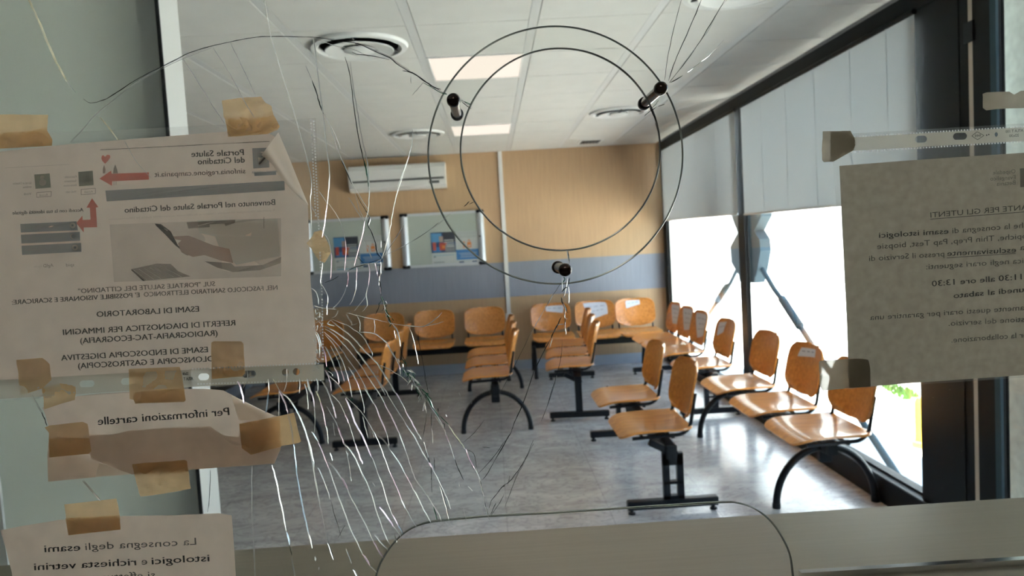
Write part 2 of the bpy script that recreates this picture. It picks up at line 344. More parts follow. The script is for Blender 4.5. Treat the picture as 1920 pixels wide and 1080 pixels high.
# steel brace: octagonal node with rods running down both sides
def brace():
    X = 2.50
    pt = lambda u, v: onx(u, v, X)
    top = pt(1410, 400); bot = pt(1408, 528); base = Vector((X, (top.y + bot.y) / 2, -.15))
    r = empty('steel_brace', base, label='grey-green steel brace with slanting tie rods outside the mullion', cat='steel brace')
    loc = lambda q: Vector(q) - base
    b = BM(); cy = base.y; out = [(1382, 360), (1380, 405), (1392, 436), (1378, 462), (1380, 492), (1394, 515), (1396, 528), (1424, 530), (1430, 505), (1436, 470), (1434, 448), (1424, 432), (1438, 404), (1440, 360)]
    fr = [b.verts.new(loc(onx(u, v, X)) + Vector((-.05, 0, 0))) for u, v in out]; bk = [b.verts.new(q.co + Vector((.10, 0, 0))) for q in fr]
    b.faces.new(fr); b.faces.new(bk[::-1])
    for i in range(len(fr)): j = (i + 1) % len(fr); b.faces.new((fr[i], fr[j], bk[j], bk[i]))
    mk('node_plate', b, M['steel'], r)
    b = BM(); obox(b, loc(pt(1412, 380)) + Vector((-.07, 0, 0)), loc(pt(1416, 520)) + Vector((-.07, 0, 0)), .08, .05, Vector((1, 0, 0))); mk('rib', b, M['steel'], r)
    for pts, rads in (([(1430, 505), (1450, 540), (1466, 562)], .022), ([(1382, 505), (1370, 530), (1362, 540)], .020)):
        b = BM(); tube(b, [loc(pt(*q)) for q in pts], rads, 10); mk('rod_head', b, M['steel'], r, True)
    for a, bb, c in (((1466, 560), (1500, 612), (1712, 944)), ((1363, 537), (1345, 565), (1300, 640))):
        A = pt(*a); Bq = pt(*bb)
        b = BM(); tube(b, [loc(A), loc(Bq)], .036, 12); mk('turnbuckle', b, M['steel'], r, True)
        d = (Bq - A).normalized(); k = (Bq.z + .15) / -d.z
        b = BM(); tube(b, [loc(Bq), loc(Bq + d * k)], .024, 10); mk('tie_rod', b, M['steel'], r, True)
    b = BM(); box(b, -.06, .06, -.06, .06, pt(1410, 385).z + .15, 3.6 + .15); mk('mast', b, M['steel'], r)
brace()
b = BM()
for k in range(420):
    y = random.uniform(6.7, 8.2); x = 3.98 + (y - 6.7) * .18 + random.uniform(-.10, .08); hh = random.uniform(.04, .13)
    a = random.uniform(0, PI); dx, dy = math.cos(a) * .012, math.sin(a) * .012
    b.faces.new([b.verts.new((x - dx, y - dy, -.15)), b.verts.new((x + dx, y + dy, -.15)), b.verts.new((x + random.uniform(-.03, .03), y, -.15 + hh))])
tag(mk('grass_tuft', b, M['grass']), 'tufts of green grass along the pale kerb outside', 'grass', kind='stuff')
b = BM(); box(b, 4.40, 4.65, 6.2, 12.5, -.15, -.05); tag(mk('kerb', b, M['outground']), 'pale kerb running past the grass outside', 'kerb')
q = onz(1721, 838, -.15)
b = BM(); lathe(b, (0, 0, 0), 'z', [(.07, 0), (.07, .04), (.045, .05), (.045, .34), (.03, .38)], 20)
o = mk('bollard', b, M['yellow'], None, True); o.location = (q.x + .03, q.y, -.15); tag(o, 'short yellow bollard outside, partly behind the black post', 'bollard')

# ------------------------------------------------------------------ ceiling fixtures
def ceiling_light(j, label):
    x0 = GX + .024; x1 = GX + GP - .018; y0 = GY + j * GP + .006; y1 = GY + (j + 1) * GP - .006
    r = empty('ceiling_light', ((x0 + x1) / 2, (y0 + y1) / 2, H), label=label, cat='ceiling light', group='lit square ceiling panels')
    hw, hd = (x1 - x0) / 2, (y1 - y0) / 2
    b = BM(); e = .012
    box(b, -hw, hw, -hd, -hd + e, -.003, .018); box(b, -hw, hw, hd - e, hd, -.003, .018); box(b, -hw, -hw + e, -hd + e, hd - e, -.003, .018); box(b, hw - e, hw, -hd + e, hd - e, -.003, .018)
    mk('light_frame', b, M['white'], r)
    b = BM(); box(b, -hw + e, hw - e, -hd + e, hd - e, .001, .012); mk('light_diffuser', b, M['lamp'] if j > 0 else M['officelamp'], r)
ceiling_light(1, 'large lit square ceiling panel, the nearer of the two')
ceiling_light(5, 'smaller looking lit square ceiling panel nearer the back wall')
r = ceiling_light(-8, 'lit square ceiling panel over the office side, behind the camera')
def diffuser(x, y, R_, label, proto=[None]):
    if proto[0] is None:
        r = empty('air_diffuser', (x, y, H))
        b = BM(); lathe(b, (0, 0, 0), 'z', [(R_ * .80, -.001), (R_ * .86, -.020), (R_ * .97, -.016), (R_, -.001)], 56); mk('outer_ring', b, M['offwhite'], r, True)
        b = BM(); lathe(b, (0, 0, 0), 'z', [(.001, .0), (R_ * .82, -.0008)], 48); mk('dark_throat', b, M['darkgrey'], r)
        b = BM(); lathe(b, (0, 0, 0), 'z', [(R_ * .30, -.012), (R_ * .50, -.020), (R_ * .69, -.030), (R_ * .70, -.027), (R_ * .50, -.014), (R_ * .30, -.006)], 56, closed=True); mk('inner_cone', b, M['offwhite'], r, True)
        b = BM(); lathe(b, (0, 0, 0), 'z', [(.002, -.042), (R_ * .20, -.040), (R_ * .31, -.028), (R_ * .31, -.022), (.002, -.018)], 40); mk('centre_disc', b, M['offwhite'], r, True)
        b = BM()
        for k in range(3):
            a = .5 + k * 2 * PI / 3; obox(b, (0, 0, -.016), (R_ * .85 * math.cos(a), R_ * .85 * math.sin(a), -.010), .012, .006)
        mk('spoke', b, M['darkgrey'], r)
        proto[0] = r
    else:
        p = proto[0]; r = p.copy(); C.objects.link(r); r.location = (x, y, H)
        for ch in list(p.children):
            c = ch.copy(); C.objects.link(c); c.parent = r
    return tag(r, label, 'air vent', 'round ceiling air diffusers')
TX = lambda i: GX + (i + .5) * GP
TY = lambda j: GY + (j + .5) * GP
diffuser(TX(-1), TY(0), .265, 'large round white ceiling diffuser, upper left of the near lit panel')
diffuser(TX(-1), TY(5), .265, 'round ceiling diffuser above the air conditioner')
diffuser(TX(2), TY(4), .265, 'round ceiling diffuser right of the far lit panel')
diffuser(TX(2), TY(-1), .265, 'round ceiling diffuser cut by the top edge of the frame')
r = empty('ceiling_grille', (1.225, 8.36, H), label='small rectangular ceiling grille close to the back wall', cat='air vent')
b = BM(); box(b, -.14, .14, -.17, .17, -.006, 0); mk('grille_frame', b, M['offwhite'], r)
b = BM(); box(b, -.11, .11, -.12, .12, -.0075, -.006); mk('grille_slot', b, M['darkgap'], r)
b = BM()
for k in range(6): box(b, -.105 + k * .038, -.09 + k * .038, -.12, .12, -.011, -.0075)
mk('grille_bar', b, M['darkgrey'], r)

# ------------------------------------------------------------------ air conditioner on the back wall
r = empty('air_conditioner', (-1.065, YB, 2.29), label='white wall-mounted air conditioner above the notice cabinets', cat='air conditioner')
b = BM()
prof = [(0, 0), (-.16, 0), (-.205, .035), (-.215, .10), (-.215, .24), (-.20, .285), (-.17, .30), (0, .30)]
A = [b.verts.new((-.575, y, z)) for y, z in prof]; Bv = [b.verts.new((.575, y, z)) for y, z in prof]
b.faces.new(A); b.faces.new(Bv[::-1])
for i in range(len(prof)): j = (i + 1) % len(prof); b.faces.new((A[i], A[j], Bv[j], Bv[i]))
mk('housing', b, M['white'], r)
b = BM(); box(b, -.54, .555, -.222, -.212, .100, .122); mk('air_slot', b, M['darkgrey'], r)
b = BM(); box(b, -.56, .56, -.224, -.205, .035, .096, bev=.004); mk('louvre_flap', b, M['white'], r)
b = BM(); box(b, .38, .50, -.227, -.222, .050, .082); mk('display', b, M['darkgrey'], r)
b = BM(); box(b, -.50, -.42, -.2165, -.2135, .16, .175); mk('badge', b, M['alu'], r)

# ------------------------------------------------------------------ notice cabinets + posters
M['cork'] = P('cabinet_back', (.50, .53, .48), .5)
M['cabglass'] = GLASS('cabinet_glass', (.97, .98, .97), .25)
M['cabedge'] = P('brushed_alu_profile', (.62, .64, .66), .3, metal=.3)
def cabinet(x0, x1, z0, z1, label):
    r = empty('notice_cabinet', (x0, YB, z0), label=label, cat='notice board', group='glazed notice cabinets')
    ww, hh = x1 - x0, z1 - z0
    b = BM(); box(b, .03, ww - .03, -.03, 0, .03, hh - .03); mk('back_panel', b, M['cork'], r)
    b = BM(); box(b, .03, ww - .03, -.055, -.0, 0, .03); mk('frame_rail', b, M['cabedge'], r)
    b = BM(); box(b, .03, ww - .03, -.055, 0, hh - .03, hh); mk('frame_rail', b, M['cabedge'], r)
    for xa in (0, ww - .09):
        b = BM(); pr = [(0, 0), (0, -.03), (.018, -.055), (.045, -.064), (.072, -.055), (.09, -.03), (.09, 0)]
        a = [b.verts.new((xa + x, y, .02)) for x, y in pr]; c = [b.verts.new((xa + x, y, hh - .02)) for x, y in pr]
        b.faces.new(a); b.faces.new(c[::-1])
        for i in range(len(pr)): j = (i + 1) % len(pr); b.faces.new((a[i], a[j], c[j], c[i]))
        sp = mk('side_profile', b, M['cabedge'], r, True)
        for za in (-.006, hh - .034):
            b = BM(); box(b, xa - .004, xa + .094, -.068, 0, za, za + .04, bev=.008); mk('corner_cap', b, M['black'], sp)
    b = BM(); box(b, .09, ww - .09, -.050, -.046, .03, hh - .03); mk('cabinet_glass', b, M['cabglass'], r)
    b = BM(); lathe(b, (ww - .06, -.064, hh * .52), 'y', [(.012, -.008), (.012, 0)], 14); mk('lock', b, M['black'], r)
    return r
cabinet(-1.085, -.065, 1.34, 2.0, 'right notice cabinet with aluminium sides, fully in view on the back wall')
cabinet(-2.26, -1.225, 1.335, 1.99, 'left notice cabinet, partly behind the taped sheet and the cracks')
def flat(b, x0, x1, z0, z1, y, mi=0):
    f = b.faces.new([b.verts.new(p) for p in ((x0, y, z0), (x1, y, z0), (x1, y, z1), (x0, y, z1))]); f.material_index = mi
MP = {k: P('print_' + k, c, .5) for k, c in dict(white=(.62, .63, .62), blue=(.05, .20, .48), navy=(.03, .07, .18), sky=(.10, .30, .55), red=(.55, .08, .05), orange=(.80, .25, .05), grey=(.25, .25, .27), cyan=(.22, .42, .55), dark=(.04, .04, .06), skin=(.42, .30, .26)).items()}
def poster_a(ox, oz, sc, label):
    y = -.0; r = empty('poster', (ox, YB - .0345, oz), label=label, cat='poster', group='photo posters in the cabinets')
    b = BM(); box(b, 0, .30 * sc, 0, .0015, 0, .42 * sc); mk('sheet', b, MP['white'], r)
    b = BM(); s = sc
    cells = [('navy', 0, .30, .17, .42), ('sky', 0, .13, .30, .41), ('blue', .02, .12, .18, .24), ('red', .10, .19, .20, .29), ('orange', .13, .17, .22, .26), ('skin', .10, .15, .30, .37), ('dark', .15, .30, .30, .42), ('grey', .17, .29, .18, .26), ('white', .16, .28, .315, .325), ('white', .16, .28, .29, .30), ('white', .18, .28, .265, .275), ('red', .02, .06, .20, .30), ('white', .19, .28, .24, .25), ('cyan', .02, .28, .135, .142), ('cyan', .02, .28, .02, .035), ('grey', .02, .15, .05, .06), ('grey', .02, .05, .115, .13)]
    mats = []; 
    for k, (cn, x0, x1, z0, z1) in enumerate(cells):
        if MP[cn] not in mats: mats.append(MP[cn])
        flat(b, x0 * s, x1 * s, z0 * s, z1 * s, -.0004 - .0002 * k, mats.index(MP[cn]))
    mk('print', b, mats, r)
def poster_b(ox, oz, sc, label):
    r = empty('poster', (ox, YB - .0345, oz), label=label, cat='poster', group='white and blue posters in the cabinets')
    b = BM(); box(b, 0, .28 * sc, 0, .0015, 0, .42 * sc); mk('sheet', b, MP['white'], r)
    b = BM(); s = sc
    cells = [('blue', 0, .28, .075, .20), ('white', .03, .25, .15, .156), ('white', .05, .24, .13, .136), ('white', .05, .24, .105, .111), ('grey', .02, .26, .385, .39), ('grey', .02, .26, .405, .41), ('grey', .02, .26, .36, .365), ('orange', .09, .11, .22, .27), ('orange', .085, .115, .28, .295), ('orange', .14, .19, .22, .29), ('white', .15, .18, .235, .25), ('orange', .15, .18, .30, .315), ('grey', .16, .17, .325, .335), ('navy', .03, .09, .03, .055), ('navy', .19, .25, .04, .055), ('grey', .02, .26, .345, .348)]
    mats = []
    for k, (cn, x0, x1, z0, z1) in enumerate(cells):
        if MP[cn] not in mats: mats.append(MP[cn])
        flat(b, x0 * s, x1 * s, z0 * s, z1 * s, -.0004 - .0002 * k, mats.index(MP[cn]))
    mk('print', b, mats, r)
def wallpt(u, v): return ony(u, v, YB - .04)
pa = wallpt(811, 501); poster_a(pa.x, pa.z, 1.0, 'dark photo poster in the right notice cabinet')
pa = wallpt(857, 499); poster_b(pa.x, pa.z, 1.0, 'white poster with a blue band in the right notice cabinet')
pa = wallpt(629, 510); poster_a(pa.x, pa.z, 1.0, 'dark photo poster in the left notice cabinet')
pa = wallpt(677, 506); poster_b(pa.x, pa.z, .98, 'white poster with a blue band in the left notice cabinet')

# ------------------------------------------------------------------ benches
def rrw(s, a, bhalf, r_lo, r_hi):
    """half width at parameter position s in [-a,a] of a rounded rectangle"""
    if s < -a + r_lo: k = (-a + r_lo - s) / r_lo; return bhalf - r_lo + r_lo * math.sqrt(max(0, 1 - k * k))
    if s > a - r_hi: k = (s - a + r_hi) / r_hi; return bhalf - r_hi + r_hi * math.sqrt(max(0, 1 - k * k))
    return bhalf
def shell(nu, nv, fn, thick):
    """closed curved plywood shell; fn(s,t)->(point), s,t in [-1,1]"""
    b = BM(); top = []; botm = []
    def P3(s, t): return Vector(fn(s, t))
    for i in range(nu + 1):
        s = math.sin((i / nu * 2 - 1) * PI / 2)
        ra, rb = [], []
        for j in range(nv + 1):
            t = j / nv * 2 - 1
            e = 1e-3
            du = P3(min(1, s + e), t * .98) - P3(max(-1, s - e), t * .98); dv = P3(s * .98, min(1, t + e)) - P3(s * .98, max(-1, t - e))
            n = du.cross(dv); n = n.normalized() if n.length > 1e-12 else Vector((0, 0, 1))
            p = P3(s, t)
            ra.append(b.verts.new(p + n * thick / 2)); rb.append(b.verts.new(p - n * thick / 2))
        top.append(ra); botm.append(rb)
    for g, fl in ((top, 0), (botm, 1)):
        for i in range(nu):
            for j in range(nv):
                q = (g[i][j], g[i + 1][j], g[i + 1][j + 1], g[i][j + 1])
                b.faces.new(q if not fl else q[::-1])
    for i in range(nu):
        for j in (0, nv): b.faces.new((top[i][j], top[i + 1][j], botm[i + 1][j], botm[i][j]))
    for j in range(nv):
        for i in (0, nu): b.faces.new((top[i][j], top[i][j + 1], botm[i][j + 1], botm[i][j]))
    bmesh.ops.remove_doubles(b, verts=b.verts[:], dist=1e-5)
    return b
SW = .243
def seat_fn(s, t):
    a = .213; x = s * a; hw = rrw(x, a, SW, .075, .05); y = t * hw
    u = x + a  # 0 at the front
    z = .455 - .010 * math.exp(-((u - .25) / .12) ** 2) * (1 - t * t)
    if u < .12: z -= .034 * ((.12 - u) / .12) ** 2.2
    z += .008 * t * t * min(1, u / .2)
    if u > .36: z += .010 * ((u - .36) / .066) ** 2
    return (x - .062, y, z)
def back_fn(s, t):
    a = .165; h = s * a; hw = rrw(h, a, SW, .10, .085)
    if h < -a + .10: hw = hw * .96 + .04 * SW
    y = t * hw; zz = .655 + h * .985
    zz -= (.026 if s < 0 else .004) * (t * t) * abs(s) * (-1 if s < 0 else 1)
    x = .192 + h * .20 - .045 * t * t + .010 * s * s
    return (x, y, zz)
SEAT = None
def chair_meshes():
    global SEAT, BACK, FRAME
    o = mk('seat', shell(16, 14, seat_fn, .013), M['wood'], None, True); SEAT = o.data; bpy.data.objects.remove(o)
    o = mk('backrest', shell(16, 14, back_fn, .012), M['wood'], None, True); BACK = o.data; bpy.data.objects.remove(o)
    b = BM()
    for sy in (-1, 1):
        y = sy * .205
        pts = [(-.20, y, .418), (.06, y, .425)] + [(.06 + .085 * math.sin(k * PI / 16), y, .510 - .085 * math.cos(k * PI / 16)) for k in range(1, 8)] + [(.148, y, .52), (.163, y, .60), (.175, y, .66)]
        tube(b, pts, .0105, 10)
    for x in (-.14, .02): tube(b, [(x, -.205, .42), (x, .205, .42)], .010, 8)
    for x in (-.14, .02): box(b, x - .02, x + .02, -.03, .03, .40, .43)
    for sy in (-1, 1): obox(b, (.045, sy * .16, .422), (.045, sy * .16, .395), .02, .02, Vector((1, 0, 0)))
    o = mk('seat_frame', b, M['black'], None, True); FRAME = o.data; bpy.data.objects.remove(o)
chair_meshes()
def leg_bm(kind):
    b = BM()
    if kind == 'arch':
        pts = [(.285 * math.cos(a), 0, .012 + .325 * math.sin(a)) for a in [PI * k / 22 for k in range(23)]]
        tube(b, pts, .0205, 12)
        lathe(b, (0, 0, .345), 'y', [(.040, -.028), (.044, -.02), (.044, .02), (.040, .028)], 24)
        box(b, -.035, .035, -.022, .022, .25, .40, bev=.004)
    else:
        box(b, -.26, .26, -.025, .025, .028, .078, bev=.004)
        if kind == 'post':
            box(b, -.030, .030, -.02, .02, .078, .33)
        else:
            for sx in (-1, 1): box(b, sx * .040 - .018 + .01, sx * .040 + .018 + .01, -.018, .018, .078, .335)
            for z0, z1 in ((.078, .098), (.165, .182), (.275, .345)): box(b, -.048, .068, -.018, .018, z0, z1)
        obox(b, (.03, 0, .335), (-.115, 0, .412), .036, .045, Vector((0, 1, 0)))
    return b
LEGS = {}
for k in ('arch', 'post', 'slot'):
    o = mk('leg', leg_bm(k), M['black'], None, k == 'arch'); LEGS[k] = o.data; bpy.data.objects.remove(o)
b = BM(); lathe(b, (0, 0, 0), 'z', [(.023, 0), (.023, .03)], 14); o = mk('foot_cap', b, M['black']); CAP = o.data; bpy.data.objects.remove(o)
b = BM(); lathe(b, (0, 0, 0), 'z', [(.020, 0), (.020, .012), (.010, .014), (.010, .03)], 14); o = mk('foot_pad', b, M['black']); PAD = o.data; bpy.data.objects.remove(o)
def inst(name, me, parent, loc):
    o = bpy.data.objects.new(name, me); C.objects.link(o); o.parent = parent; o.location = loc; return o
BENCH = {}
def bench(key, x, y, yaw, seats, legs, kind, beam, label):
    r = empty('waiting_bench', (x, y, 0), math.radians(yaw), label, 'bench', 'plywood and black steel waiting room benches')
    b = BM(); box(b, -.030, .030, beam[0], beam[1], .315, .395, bev=.004); mk('beam', b, M['black'], r)
    for i, s in enumerate(seats):
        inst('seat', SEAT, r, (0, s, 0)); inst('backrest', BACK, r, (0, s, 0)); inst('seat_frame', FRAME, r, (0, s, 0))
    for l in legs:
        lg = inst('leg', LEGS[kind], r, (0, l, 0))
        for sx in (-1, 1):
            if kind == 'arch': inst('foot_cap', CAP, lg, (sx * .285, 0, 0))
            else: inst('foot_pad', PAD, lg, (sx * .235, 0, 0))
    BENCH[key] = (Vector((x, y, 0)), math.radians(yaw), seats)
    return r
bench('B', -.035, 5.96, 0, [.28, .90, 1.52], [0, 1.72], 'arch', (-.06, 1.80), 'three-seat bench with arched legs, middle of the room, seats facing left')
bench('C', .690, 6.16, -4.4, [.32, .94, 1.56], [0, 1.87], 'post', (-.06, 1.93), 'three-seat bench on straight post legs, just right of the arched-leg middle bench')
bench('D', .950, 3.97, 0, [.27, 1.06], [0, 1.52], 'slot', (-.04, 1.60), 'two-seat bench nearest the counter, with slotted upright leg')
bench('E', 1.800, 6.00, 0, [.05, .80, 1.28, 1.76], [0, 2.05], 'slot', (-.15, 2.10), 'four-seat bench along the window wall, farther from the counter, paper notices on its backs')
bench('G', 1.815, 3.92, 0, [-.02, .60, 1.26], [0, 1.48], 'arch', (-.10, 1.56), 'three-seat bench along the window wall, nearest the black post')
bench('F', -1.100, 5.69, 0, [.36, .98, 1.60], [0, 1.90], 'post', (-.06, 1.96), 'three-seat bench on a T-shaped foot, seen through the densest cracks')
bench('H', -1.790, 5.93, 0, [.16], [0, 1.3], 'arch', (-.12, 1.4), 'bench with an arched leg below the punched strip of the large sheet')
bench('A', -.73, 8.42, 90, [-.605, .0, .605], [-.85, .85], 'arch', (-.92, .92), 'left three-seat bench against the back wall, bare backs, under the notice cabinets')
bench('R', 1.20, 8.42, 90, [-.50, -.01, .525], [-.60, .76], 'arch', (-.74, .78), 'right bench against the back wall, with white paper strips on its backs')
bench('Z', -2.42, 8.05, 80, [-.44, .17], [-.46, .35], 'arch', (-.68, .52), 'bench at far left against the back wall, one end showing behind the cracks')

# papers taped to the backs, plus one pale patch imitating a reflection
M['chairpaper'] = P('taped_paper', (.72, .75, .82), .6)
M['chairtext'] = P('faded_text', (.30, .33, .42), .7)
def back_world(key, si, s, t, off):
    base, yaw, seats = BENCH[key]
    e = 1e-3
    p = Vector(back_fn(s, t)); du = Vector(back_fn(s + e, t)) - Vector(back_fn(s - e, t)); dv = Vector(back_fn(s, t + e)) - Vector(back_fn(s, t - e))
    n = du.cross(dv).normalized()
    if n.x > 0: n = -n
    p = p + n * off + Vector((0, seats[si], 0))
    c, sn = math.cos(yaw), math.sin(yaw)
    return base + Vector((c * p.x - sn * p.y, sn * p.x + c * p.y, p.z))
def chair_paper(key, si, corners, rows, label):
    """corners: four (t,s) on the backrest, clockwise from top-left"""
    b = BM(); n = 6; g = []
    base = back_world(key, si, corners[0][1], corners[0][0], .0)
    for i in range(n + 1):
        row = []
        for j in range(n + 1):
            a, c = i / n, j / n
            l = Vector(corners[0]).lerp(Vector(corners[3]), a); r_ = Vector(corners[1]).lerp(Vector(corners[2]), a); q = l.lerp(r_, c)
            row.append(b.verts.new(back_world(key, si, q.y, q.x, .0088) - base))
        g.append(row)
    for i in range(n):
        for j in range(n): b.faces.new((g[i][j], g[i][j + 1], g[i + 1][j + 1], g[i + 1][j]))
    r = empty('seat_notice', base, label=label, cat='paper notice', group='paper notices on the seat backs')
    mk('sheet', b, M['chairpaper'], r, True)
    b = BM()
    for k in range(rows):
        a = (k + 1) / (rows + 1.5)
        l = Vector(corners[0]).lerp(Vector(corners[3]), a); r_ = Vector(corners[1]).lerp(Vector(corners[2]), a)
        w0 = .12 + .1 * (k % 2)
        pr = None
        for j in range(9):
            q = l.lerp(r_, w0 + (1 - 2 * w0) * j / 8)
            c = [b.verts.new(back_world(key, si, q.y + d, q.x, .0096) - base) for d in (-.022, .022)]
            if pr and j % 3: b.faces.new((pr[0], c[0], c[1], pr[1]))
            pr = c
    mk('print', b, M['chairtext'], r)
# for yaw 90 benches local +t maps to image-left
chair_paper('R', 2, [(.25, .78), (-.72, .84), (-.62, .25), (.22, .42)], 1, 'small white strip on the first back right of the cable duct')
chair_paper('R', 1, [(.62, .86), (-.65, .88), (-.66, .0), (.1, -.35)], 2, 'large white sheet with a curled corner on the middle back of the right rear bench')
chair_paper('R', 0, [(.45, .86), (-.32, .84), (-.30, .55), (.42, .30)], 1, 'narrow white strip on the back next to the window corner')
for si, lab in ((3, 'paper notice on the window bench back closest to the rear wall'), (2, 'paper notice on the window bench, second back from the rear wall'), (1, 'pointed paper notice on the window bench, third back from the rear wall')):
    chair_paper('E', si, [(-.75 + .1 * si, .80), (.80, .84), (.35, -.75 + .1 * si), (-.55, -.35)][::1], 3, lab)
chair_paper('E', 0, [(.35, .82), (.85, .75), (.80, .0), (.42, .25)], 1, 'pale patch imitating a reflection on the window bench back nearest the mullion')  # thin pale sheet imitates the whitish reflection on this back
chair_paper('G', 1, [(-.25, .84), (.55, .78), (.60, .40), (-.30, .55)], 1, 'torn paper label on a window bench back left of the grey taped notice')
chair_paper('C', 1, [(-.5, .82), (.6, .82), (.55, -.2), (-.4, .0)], 1, 'paper notice on the middle back of the post-legged bench')

# ------------------------------------------------------------------ counter
CZ = 1.09
b = BM()
outl = [(-1.6, .2), (1.6, .2), (1.6, .90)] + [(1.02 - .16 + .16 * math.cos(a) , 1.045 + .16 * math.sin(a)) for a in [PI / 2 * k / 8 for k in range(9)]]
outl = [(-1.6, .2), (1.10, .2)] + [(.90 + .20 * math.cos(a), 1.005 + .20 * math.sin(a)) for a in [PI / 2 * k / 10 for k in range(11)]] + [(-1.6, 1.215)]
lo = [b.verts.new((x, y, CZ - .035)) for x, y in outl]; hi = [b.verts.new((x, y, CZ)) for x, y in outl]
b.faces.new(hi); b.faces.new(lo[::-1])
for i in range(len(lo)): j = (i + 1) % len(lo); b.faces.new((lo[i], lo[j], hi[j], hi[i]))
r = empty('reception_counter', (0, 0, 0), label='grey-beige reception counter top with rounded right end, under the glass', cat='counter')
mk('worktop', b, M['laminate'], r)
b = BM(); box(b, -1.55, .98, .56, 1.06, 0, CZ - .035); mk('counter_base', b, M['counterbody'], r)
p0 = onz(1500, 1083, CZ); p1 = onz(1960, 1055, CZ)
b = BM(); obox(b, (p0.x, p0.y, CZ + .004), (p1.x, p1.y, CZ + .004), .010, .010); tag(mk('metal_rail', b, M['chrome']), 'thin polished metal rail lying on the counter, lower right', 'metal rail')

# ------------------------------------------------------------------ left partition
M['postwhite'] = P('post_paint', (.46, .46, .43), .45)
pl, pr = ony(317, 235, 1.9), ony(350, 235, 1.9)
r = empty('partition_panel', (pl.x - .3, 1.9, 0), label='pale grey-green partition panel with white edge posts, behind the taped sheets', cat='partition')
ox = pl.x - .3
b = BM(); box(b, -1.334 - ox, pl.x - ox - .05, 0, .012, .0, 2.69); box(b, pl.x - ox - .05, pl.x - ox - .009, -.001, .002, 0, 2.69); mk('panel', b, M['panel'], r)
b = BM(); box(b, pl.x - ox - .009, pl.x - ox, -.002, .002, 0, 2.69); mk('seal', b, M['darkgap'], r)
b = BM(); box(b, pl.x - ox - .05, pl.x - ox, .002, .118, 0, 2.698); mk('edge_post', b, M['postwhite'], r)
b = BM(); box(b, -1.40 - ox, -1.334 - ox, -.008, .04, 0, 2.698); mk('edge_post', b, M['offwhite'], r)
b = BM(); box(b, -3.04 - ox, -1.40 - ox, 0, .03, 0, 2.69); mk('panel', b, M['panel'], r)

# ------------------------------------------------------------------ cracked counter glass
YG = .630; TH = .006
def g2(u, v, y=YG): p = ony(u, v, y); return (p.x, p.z)
hc = g2(1052, 281); hr = 187 * YG / F
def plate(b, outer, holes, y0, y1, mi_edge=1):
    loops = [outer] + holes
    flatl = [p for l in loops for p in l]
    tris = tessellate_polygon([[Vector((x, z, 0)) for x, z in l] for l in loops])
    for y, fl in ((y0, 0), (y1, 1)):
        vs = [b.verts.new((x, y, z)) for x, z in flatl]
        for t in tris:
            try: b.faces.new([vs[i] for i in (t if fl else t[::-1])])
            except ValueError: pass
    for l in loops:
        n = len(l); a = [b.verts.new((x, y0, z)) for x, z in l]; c = [b.verts.new((x, y1, z)) for x, z in l]
        for i in range(n): j = (i + 1) % n; b.faces.new((a[i], a[j], c[j], c[i])).material_index = mi_edge
def smoothpath(pts, n=6):
    out = []
    for i in range(len(pts) - 1):
        p0 = Vector(pts[max(i - 1, 0)]); p1 = Vector(pts[i]); p2 = Vector(pts[i + 1]); p3 = Vector(pts[min(i + 2, len(pts) - 1)])
        for k in range(n):
            t = k / n
            out.append(tuple(.5 * ((2 * p1) + (p2 - p0) * t + (2 * p0 - 5 * p1 + 4 * p2 - p3) * t * t + (3 * p1 - p0 - 3 * p2 + p3) * t ** 3)))
    out.append(tuple(pts[-1])); return out
op = [(703, 1092), (707, 1072), (717, 1050), (738, 1020), (765, 996), (800, 982), (850, 976), (917, 970), (1050, 963), (1200, 953), (1350, 944), (1385, 945), (1418, 956), (1448, 980), (1470, 1012), (1484, 1045), (1490, 1092)]
op = [g2(u, v) for u, v in smoothpath(op, 5)]
opening = [(op[0][0] - .004, CZ)] + op + [(op[-1][0] + .004, CZ)]
outer = [(-1.05, CZ)] + opening + [(1.08, CZ), (1.08, 2.45), (-1.05, 2.45)]
hole = [(hc[0] + hr * math.cos(2 * PI * k / 120), hc[1] + hr * math.sin(2 * PI * k / 120)) for k in range(120)]
glass = empty('counter_glass', (0, YG, CZ), label='shattered clear glass screen above the counter, with round speaking hole and rounded pass opening', cat='glass screen')
b = BM(); plate(b, outer, [hole], YG, YG + TH)
bmesh.ops.translate(b, verts=b.verts[:], vec=(0, -YG, -CZ)); mk('glass_pane', b, [M['front'], M['edge']], glass)

M['rim'] = FILM('polished_glass_rim', (.42, .45, .42), .75, trans=.5, gloss=.35, rough=.08)
def rimtube(name, pts, y, r_, parent, org, closed=False):
    b = BM(); q = [Vector((x, y, z)) - org for x, z in pts]
    if closed: q = q + [q[0], q[1]]
    tube(b, q, r_, 8, caps=not closed); return mk(name, b, M['rim'], parent, True)
rimtube('hole_rim', hole, YG + TH / 2, .0008, glass, Vector((0, YG, CZ)), True)
rimtube('opening_rim', op, YG + TH / 2, .0009, glass, Vector((0, YG, CZ)))
